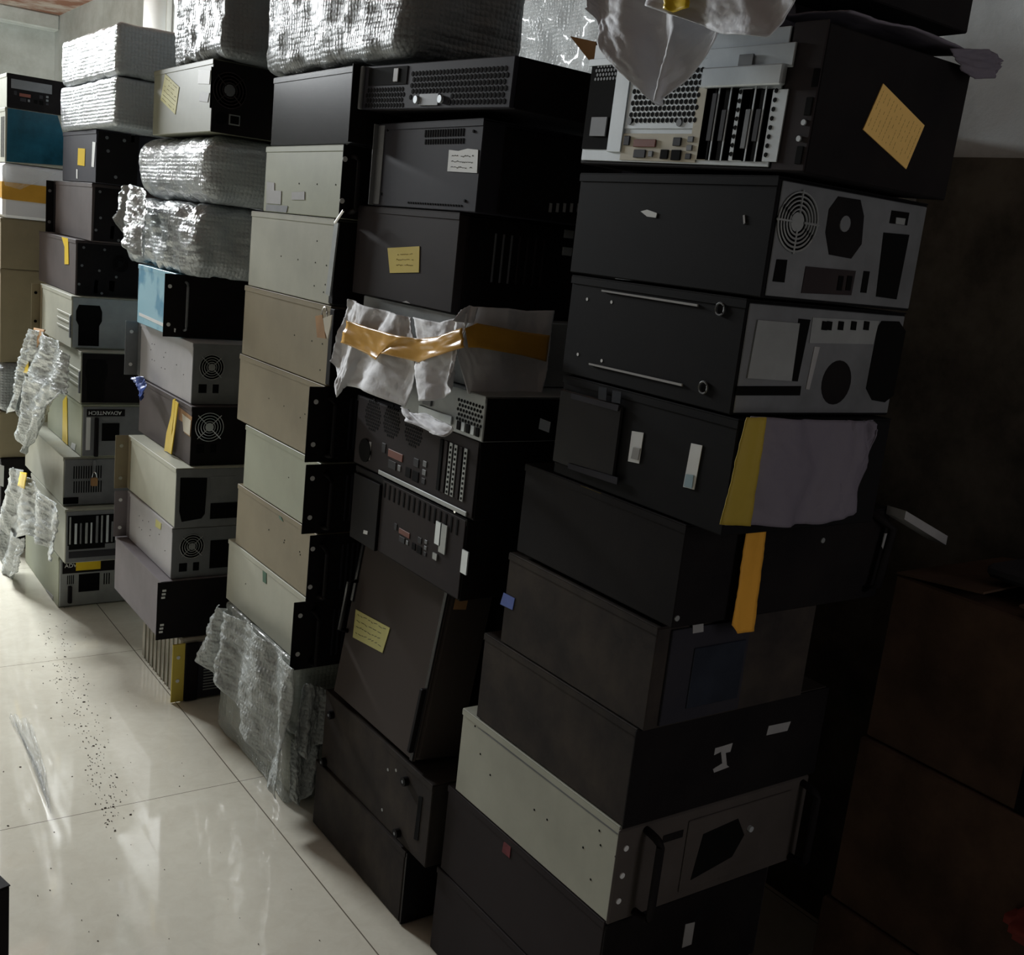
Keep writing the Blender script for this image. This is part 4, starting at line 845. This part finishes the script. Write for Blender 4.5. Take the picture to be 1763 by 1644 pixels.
u.quad('A', 'label', [(931, 720), (949, 727), (946, 745), (928, 738)], 'navy_label', .001)
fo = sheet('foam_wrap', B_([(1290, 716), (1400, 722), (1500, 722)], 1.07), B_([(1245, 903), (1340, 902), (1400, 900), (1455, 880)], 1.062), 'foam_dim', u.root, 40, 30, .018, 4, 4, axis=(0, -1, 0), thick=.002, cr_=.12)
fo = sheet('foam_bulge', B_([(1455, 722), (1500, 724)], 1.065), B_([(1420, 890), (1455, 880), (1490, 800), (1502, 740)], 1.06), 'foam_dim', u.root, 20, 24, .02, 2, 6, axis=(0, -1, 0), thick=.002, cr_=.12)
o = sheet('tape_strip', B_([(1284, 718), (1318, 718)], 1.04), B_([(1237, 902), (1290, 905)], 1.04), 'dim_yellow', u.root, 8, 24, .003, 2, 6, axis=(0, -1, 0), thick=.001)
u = Unit('rack_case', 1.2, 1.163, .977, 1.151, .44, .53, 'black_paint', 'deep black case with a yellow tab on its lid and orange tape down its end')
u.quad('A', 'tape_tab', [(1001, 834), (1036, 848), (1032, 858), (1006, 848)], 'yellow_tape')
o = sheet('tape_strip', B_([(1285, 906), (1318, 906)], 1.15), B_([(1258, 1075), (1268, 1090), (1296, 1086)], 1.15), 'orange_tape', u.root, 8, 24, .003, 2, 6, axis=(0, -1, 0), thick=.001)
u.screws('B', [(1416, 930), (1165, 1064)], .005, 'rear_steel'); u.quad('B', 'label', [(1522, 918), (1534, 918), (1532, 950), (1524, 955), (1517, 940)], 'label_grey')
mb = MB(); mb.tube([u.P('B', .49, .02, .0), u.P('B', .50, .03, .02), u.P('B', .515, .14, .02), u.P('B', .47, .17, .0)], .008, 8); mb.build('handle', 'black_paint', u.root, True)
u = Unit('rack_case', 1.2, 1.193, .783, .968, .43, .40, 'stained_black', 'stained dark case with a bit of blue tape on its side')
u.quad('A', 'tape_scrap', [(868, 1020), (887, 1030), (883, 1050), (862, 1040)], 'blue_scrap')
mb = MB(); mb.box((.03, -.006, .006), (.22, -.0002, .178), .001); mb.build('front_panel', 'dark_slate', u.root)
u.quad('B', 'label', [(1190, 1060), (1208, 1058), (1206, 1085), (1188, 1088)], 'label_grey', o0=.006)
mb = MB(); mb.box((.085, -.009, .03), (.21, -.006, .14), .001); mb.build('drive_door', 'navy_label', u.root)
u = Unit('rack_case', 1.2, 1.207, .597, .781, .47, .49, 'stained_black', 'stained black case with worn brown patches directly above the cream one')
u.ear('near', 'black_paint', .006, False, t=.004)
q_ = [(1242, 1282), (1258, 1277), (1254, 1292), (1246, 1294), (1248, 1315), (1252, 1318), (1226, 1328), (1224, 1322), (1240, 1312), (1238, 1292), (1226, 1298), (1228, 1286)]
u.quad('B', 'torn_label', q_, 'label_grey', o0=.004); u.quad('B', 'label', [(1320, 1248), (1358, 1240), (1352, 1256), (1316, 1264)], 'label_grey', o0=.004)
u.screws('B', [(1176, 1336)], .004, 'rear_steel')
u = Unit('rack_case', 1.2, 1.215, .407, .595, .51, .45, 'beige', 'cream sided case with grey front, black grab handles and a keyed door')
u.dots('A', [(818, 1250), (827, 1298), (844, 1334), (920, 1394), (942, 1411), (1032, 1430), (1004, 1459), (1034, 1455), (1040, 1409), (1017, 1514), (1062, 1468), (1060, 1475)], .0022, 'void')
mb = MB(); mb.box((-.006, -.008, .001), (.49, -.0005, .185), .003); fp = mb.build('front_panel', 'front_grey', u.root)
for k in (.045, .095, .148): MB().cyl((.012, -.008, k), (.012, -.010, k), .0055, 12).build('mounting_hole', 'label_white', fp)
u.quad('A', 'lid_seam', [(822, 1252), (838, 1262), (1070, 1437), (1062, 1436)], 'dull_steel', .0006)
for uu in (.055, .47): u.handle('B', uu, 'black_paint', .045, .0075, .06, .92)
q = [u.px('B', *p) for p in ((1206, 1495), (1228, 1425), (1300, 1402), (1310, 1440), (1288, 1465))]
mb = MB(); u.rect(mb, 'B', .16, .44, .02, .165, .008, .012, .003); dr = mb.build('door', 'front_grey', u.root)
mb = MB(); mb.prism([u.P('B', a, b_, .012) for a, b_ in [(.185, .04), (.20, .13), (.29, .14), (.315, .10), (.29, .06)]], (0, -.001, 0)); mb.build('door_recess', 'void', dr)
q = u.px('B', 1282, 1420); MB().cyl(u.P('B', q[0], q[1], .012), u.P('B', q[0], q[1], .018), .006, 12).build('door_lock', 'silver', dr)
mb = MB(); u.rect(mb, 'B', .10, .15, .135, .15, .008, .0095, .001); mb.build('badge', 'black_paint', fp)
u = Unit('rack_case', 1.2, 1.22, .205, .405, .53, .43, 'brown_mid', 'dark brown case with a red tape scrap at its lid, under the cream one')
u.quad('A', 'tape_scrap', [(868, 1450), (876, 1443), (891, 1455), (888, 1462), (880, 1458), (878, 1477), (865, 1466)], 'red_scrap')
mb = MB(); mb.box((0, -.006, 0.002), (.42, -.0002, .196), .002); fp = mb.build('front_panel', 'black_paint', u.root); u.quad('B', 'label', [(1176, 1588), (1192, 1584), (1186, 1622), (1170, 1628)], 'label_grey', o0=.006)
Unit('rack_case', 1.2, 1.23, .001, .203, .53, .43, 'brown_mid', 'dark brown case on the floor at the base of the stack closest to the camera')

# things lying on top of that stack
r = bpy.data.objects.new('foam_parcel', None); C.objects.link(r); r.location = (1.2, 1.20, 1.907); tag(r, 'white foam wrapped parcel on the black tower, its sheet hanging down in a point', 'parcel')
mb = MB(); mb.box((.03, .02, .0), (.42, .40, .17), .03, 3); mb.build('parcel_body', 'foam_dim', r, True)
o = sheet('foam_flap', A_([(1018, -60), (1100, -70), (1200, -75), (1280, -60)], 1.17), A_([(1022, 20), (1060, 95), (1140, 184), (1158, 178), (1248, 58)], 1.14), 'foam_sheet', r, 60, 50, .03, 5, 3, thick=.0016, cr_=.12)
o = sheet('foam_fold', A_([(1130, -60), (1250, -60), (1374, -60)], 1.13), A_([(1130, 16), (1200, 40), (1255, 62), (1336, 69), (1374, -5)], 1.11), 'foam_sheet', r, 50, 30, .02, 3, 8, thick=.0016, cr_=.12)
o = sheet('tape_strip', A_([(1150, -50), (1190, -50)], 1.10), A_([(1146, 16), (1160, 22), (1190, 14)], 1.085), 'yellow_tape', r, 8, 14, .003, 2, 8)
mb = MB(); mb.cyl((.01, .01, .03), (.10, .02, .03), .026, 20); mb.build('foam_end', 'foam_dim', r, True)
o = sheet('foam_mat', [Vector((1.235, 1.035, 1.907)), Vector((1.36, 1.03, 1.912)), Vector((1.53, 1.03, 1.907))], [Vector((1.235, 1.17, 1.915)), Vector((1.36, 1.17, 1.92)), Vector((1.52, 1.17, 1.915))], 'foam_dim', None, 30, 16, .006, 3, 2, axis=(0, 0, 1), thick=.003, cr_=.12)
tag(o, 'dim bluish grey foam sheet lying flat on the black tower under another case', 'foam sheet')
st = sheet('hanging_end', B_([(1630, 84), (1690, 86), (1716, 100)], 1.03), B_([(1650, 122), (1662, 137), (1700, 136), (1718, 118)], 1.025), 'foam_dim', None, 14, 12, .012, 2, 5, axis=(0, -1, 0), thick=.002); st.parent = o
Unit('desktop_computer', 1.235, 1.045, 1.936, 2.15, .11, .285, 'black_paint', 'slim black computer on edge over a foam sheet, highest beside the pointed foam flap')
cb = on_x(1003, 80, 1.24)
o = MB().prism([on_x(x, y, 1.30) for x, y in ((981, 62), (1026, 72), (1024, 100), (1014, 104))], (.12, .0, 0)).build('cardboard_scrap', 'kraft', None)
tag(o, 'pointed corner of brown cardboard sticking out behind the silver backed tower', 'cardboard')

# plastic sheet taped on the wall behind
o = sheet('wall_plastic', [Vector((XW - .01, 1.5, 2.7)), Vector((XW - .01, 3.3, 2.7))], [Vector((XW - .01, 1.5, 1.5)), Vector((XW - .01, 3.3, 1.5))], 'clear_film', None, 80, 60, .03, 11, 3, cr_=.9)
tag(o, 'thin clear plastic film hanging on the plaster wall behind the stacks', 'plastic film')

# added dark panel standing in for the deep shade on the wall
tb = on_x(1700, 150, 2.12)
o = MB().prism([(2.125, -1.2, .0), (2.125, 1.62, .0), (2.125, 1.62, 1.84), (2.125, .9, 1.83), (2.125, .55, tb.z - .02), (2.125, -1.2, 1.80)], (.02, 0, 0)).build('shade_panel', 'shade_brown')
tag(o, 'added dark brown panel that stands in for shade on the wall behind the flapped cardboard box', 'shade_panel')
# ================================================================== dark clutter beyond the last stack
def carton(name, lo, hi, label, flaps=True, mat='cardboard', tape=False):
    r = bpy.data.objects.new(name, None); C.objects.link(r); r.location = lo; tag(r, label, 'box'); d = Vector(hi) - Vector(lo)
    MB().box((0, 0, 0), d, .004).build('carton_body', mat, r)
    if flaps:
        for k in (0, 1):
            mb = MB(); y = 0 if k == 0 else d.y; s_ = 1 if k == 0 else -1
            mb.prism([(0, y, d.z), (d.x, y, d.z), (d.x, y + s_ * d.y * .42, d.z + .025), (0, y + s_ * d.y * .42, d.z + .018)], (0, 0, .004)); mb.build('flap', mat, r)
    if tape: 
        mb = MB(); mb.box((-.001, d.y * .18, d.z * .0), (0, d.y * .26, d.z * .95)); mb.build('tape_strip', 'void', r)
    return r
carton('cardboard_box', (1.74, .72, .702), (2.10, 1.135, 1.03), 'big brown cardboard box with loose flaps at the dark end of the room', tape=True)
carton('cardboard_box', (1.73, .70, .352), (2.11, 1.14, .70), 'dark cardboard box under the one with loose flaps', False)
carton('cardboard_box', (1.72, .68, .001), (2.11, 1.15, .35), 'lowest dark cardboard box on the floor under two others', False)
q = [on_y(x, y, 1.14) for x, y in ((1457, 868), (1590, 906), (1586, 922), (1470, 885))]
c0 = Vector((1.80, 1.145, 1.075))
o = MB().prism([Vector((1.71, 1.12, 1.158)), Vector((1.86, 1.12, 1.10)), Vector((1.86, 1.12, 1.082)), Vector((1.71, 1.12, 1.142))], (.0, .04, 0)).build('metal_strip', 'label_grey', None)
tag(o, 'pale flat strip bridging the black case and the flapped cardboard box', 'strip')
o = MB().box((1.80, .80, 1.064), (2.0, 1.0, 1.09), .008).build('storage_tray', 'ink', None); tag(o, 'flat black tray lying on the flaps of the cardboard box', 'tray')
carton('cardboard_box', (1.30, .20, .001), (1.69, .64, .30), 'low dark box on the floor beyond the closest stack', False)
o = sheet('grey_rag', [Vector((1.40, .32, .345)), Vector((1.52, .32, .345))], [Vector((1.40, .52, .335)), Vector((1.50, .50, .335))], 'grey_rag', None, 20, 16, .02, 3, 2, axis=(0, 0, 1), thick=.004)
o.location.z = -.035; tag(o, 'crumpled grey rag lying in the dark on the low box', 'rag')
MBc = MB(); MBc.tube([Vector((1.16 + .05 * i, .62 - .045 * i + .012 * math.sin(i * 1.7), .012 + .006 * math.sin(i))) for i in range(9)], .006, 8)
MBc.bm.free()
# clutter near the lower right edge
a = on_x(1672, 1526, 1.45); 
pts = [on_y(x, y, .72) for x, y in ((1670, 1524), (1690, 1532), (1712, 1545), (1735, 1560), (1765, 1590))]
sh_ = [Vector((p.x, p.y, p.z)) for p in pts]
r = carton('cardboard_box', (1.05, .30, .001), (1.29, .78, .33), 'small dark box in the darkness at the lower edge, bearing the red bag', False) if False else None
base = carton('cardboard_box', (1.18, .16, .302), (1.60, .62, .50), 'dark carton holding a red bag and pale cable near the frame corner', False)
o = MB().tube([on_z(x, y, .508) for x, y in ((1668, 1524), (1690, 1534), (1712, 1546), (1735, 1562), (1765, 1592))], .005, 8).build('cable', 'cable_grey', None, True); tag(o, 'pale cable end trailing over the dark carton near the frame corner', 'cable')
p = on_z(1745, 1620, .502); wr = MB(); wr.box((p.x - .03, p.y - .10, .510), (p.x + .10, p.y + .02, .565), .02, 3); o = wr.build('red_bag', 'red_bag', None, True); tag(o, 'dull red bag lying on the dark carton at the frame corner', 'bag')
p = on_z(1745, 1500, .502); wr = MB(); wr.box((p.x, p.y - .09, .502), (p.x + .14, p.y, .585), .004); o = wr.build('wooden_block', 'wood_brown', None); tag(o, 'brown wooden block beside the red bag on the dark carton', 'block')
kn = MB().tube([Vector((p.x - .012, p.y - .03 + .014 * math.cos(k * math.pi / 8), .525 + .014 * math.sin(k * math.pi / 8))) for k in range(16)], .004, 6, True).build('ring_pull', 'port_red', o, True)

# left side of the aisle
P_ = on_z(17, 1524, .36); e_ = (on_z(0, 1508, .36) - P_); yaw = math.degrees(math.atan2(-e_.x, e_.y))
u = Unit('rack_case', P_.x, P_.y, .001, .36, .42, .18, 'black_paint', 'black case standing on the floor across the aisle, just entering the picture', rot=(0, 0, yaw + 0))
for c_ in list(u.root.children): c_.location.x -= .18
# things on the floor
o = sheet('film_scrap', [on_z(x, y, .003) for x, y in ((15, 1238), (25, 1235), (55, 1250))], [on_z(x, y, .003) for x, y in ((70, 1330), (82, 1390), (88, 1405), (78, 1330))], 'clear_film', None, 40, 40, .016, 7, 3, axis=(0, 0, 1), thick=.0006)
tag(o, 'crumpled strip of clear film lying flat on the polished floor', 'plastic film')
rd = random.Random(11); mb = MB()
for i in range(380):
    cx = rd.gauss(0, 1); t = rd.random()
    px_ = 85 + t * 120 + cx * 16; py_ = 1080 + t * 330 + rd.gauss(0, 1) * 22
    if rd.random() < .18: px_ = rd.uniform(0, 560); py_ = rd.uniform(1050, 1640)
    p = on_z(px_, py_, .0); s_ = rd.uniform(.0010, .0024) * (1.0 if i % 9 else 1.6); a = rd.uniform(0, 3.1)
    if p.x > 1.02: continue
    e = Vector((math.cos(a) * s_, math.sin(a) * s_, 0)); f_ = Vector((-math.sin(a) * s_ * .5, math.cos(a) * s_ * .5, 0))
    mb.prism([p - e, p - f_, p + e, p + f_], (0, 0, s_ * .5 + .0005))
o = mb.build('floor_grit', 'grit_dark', None); tag(o, 'dark crumbs and grit scattered over the polished floor along the aisle', 'grit', kind='stuff')
p = on_z(285, 1171); o = MB().prism([p + Vector((-.012, 0, 0)), p + Vector((0, -.014, 0)), p + Vector((.012, .002, 0)), p + Vector((0, .008, 0))], (0, 0, .004)).build('paper_scrap', 'label_white', None)
tag(o, 'tiny white paper scrap on the floor before the yellow eared case', 'paper scrap')
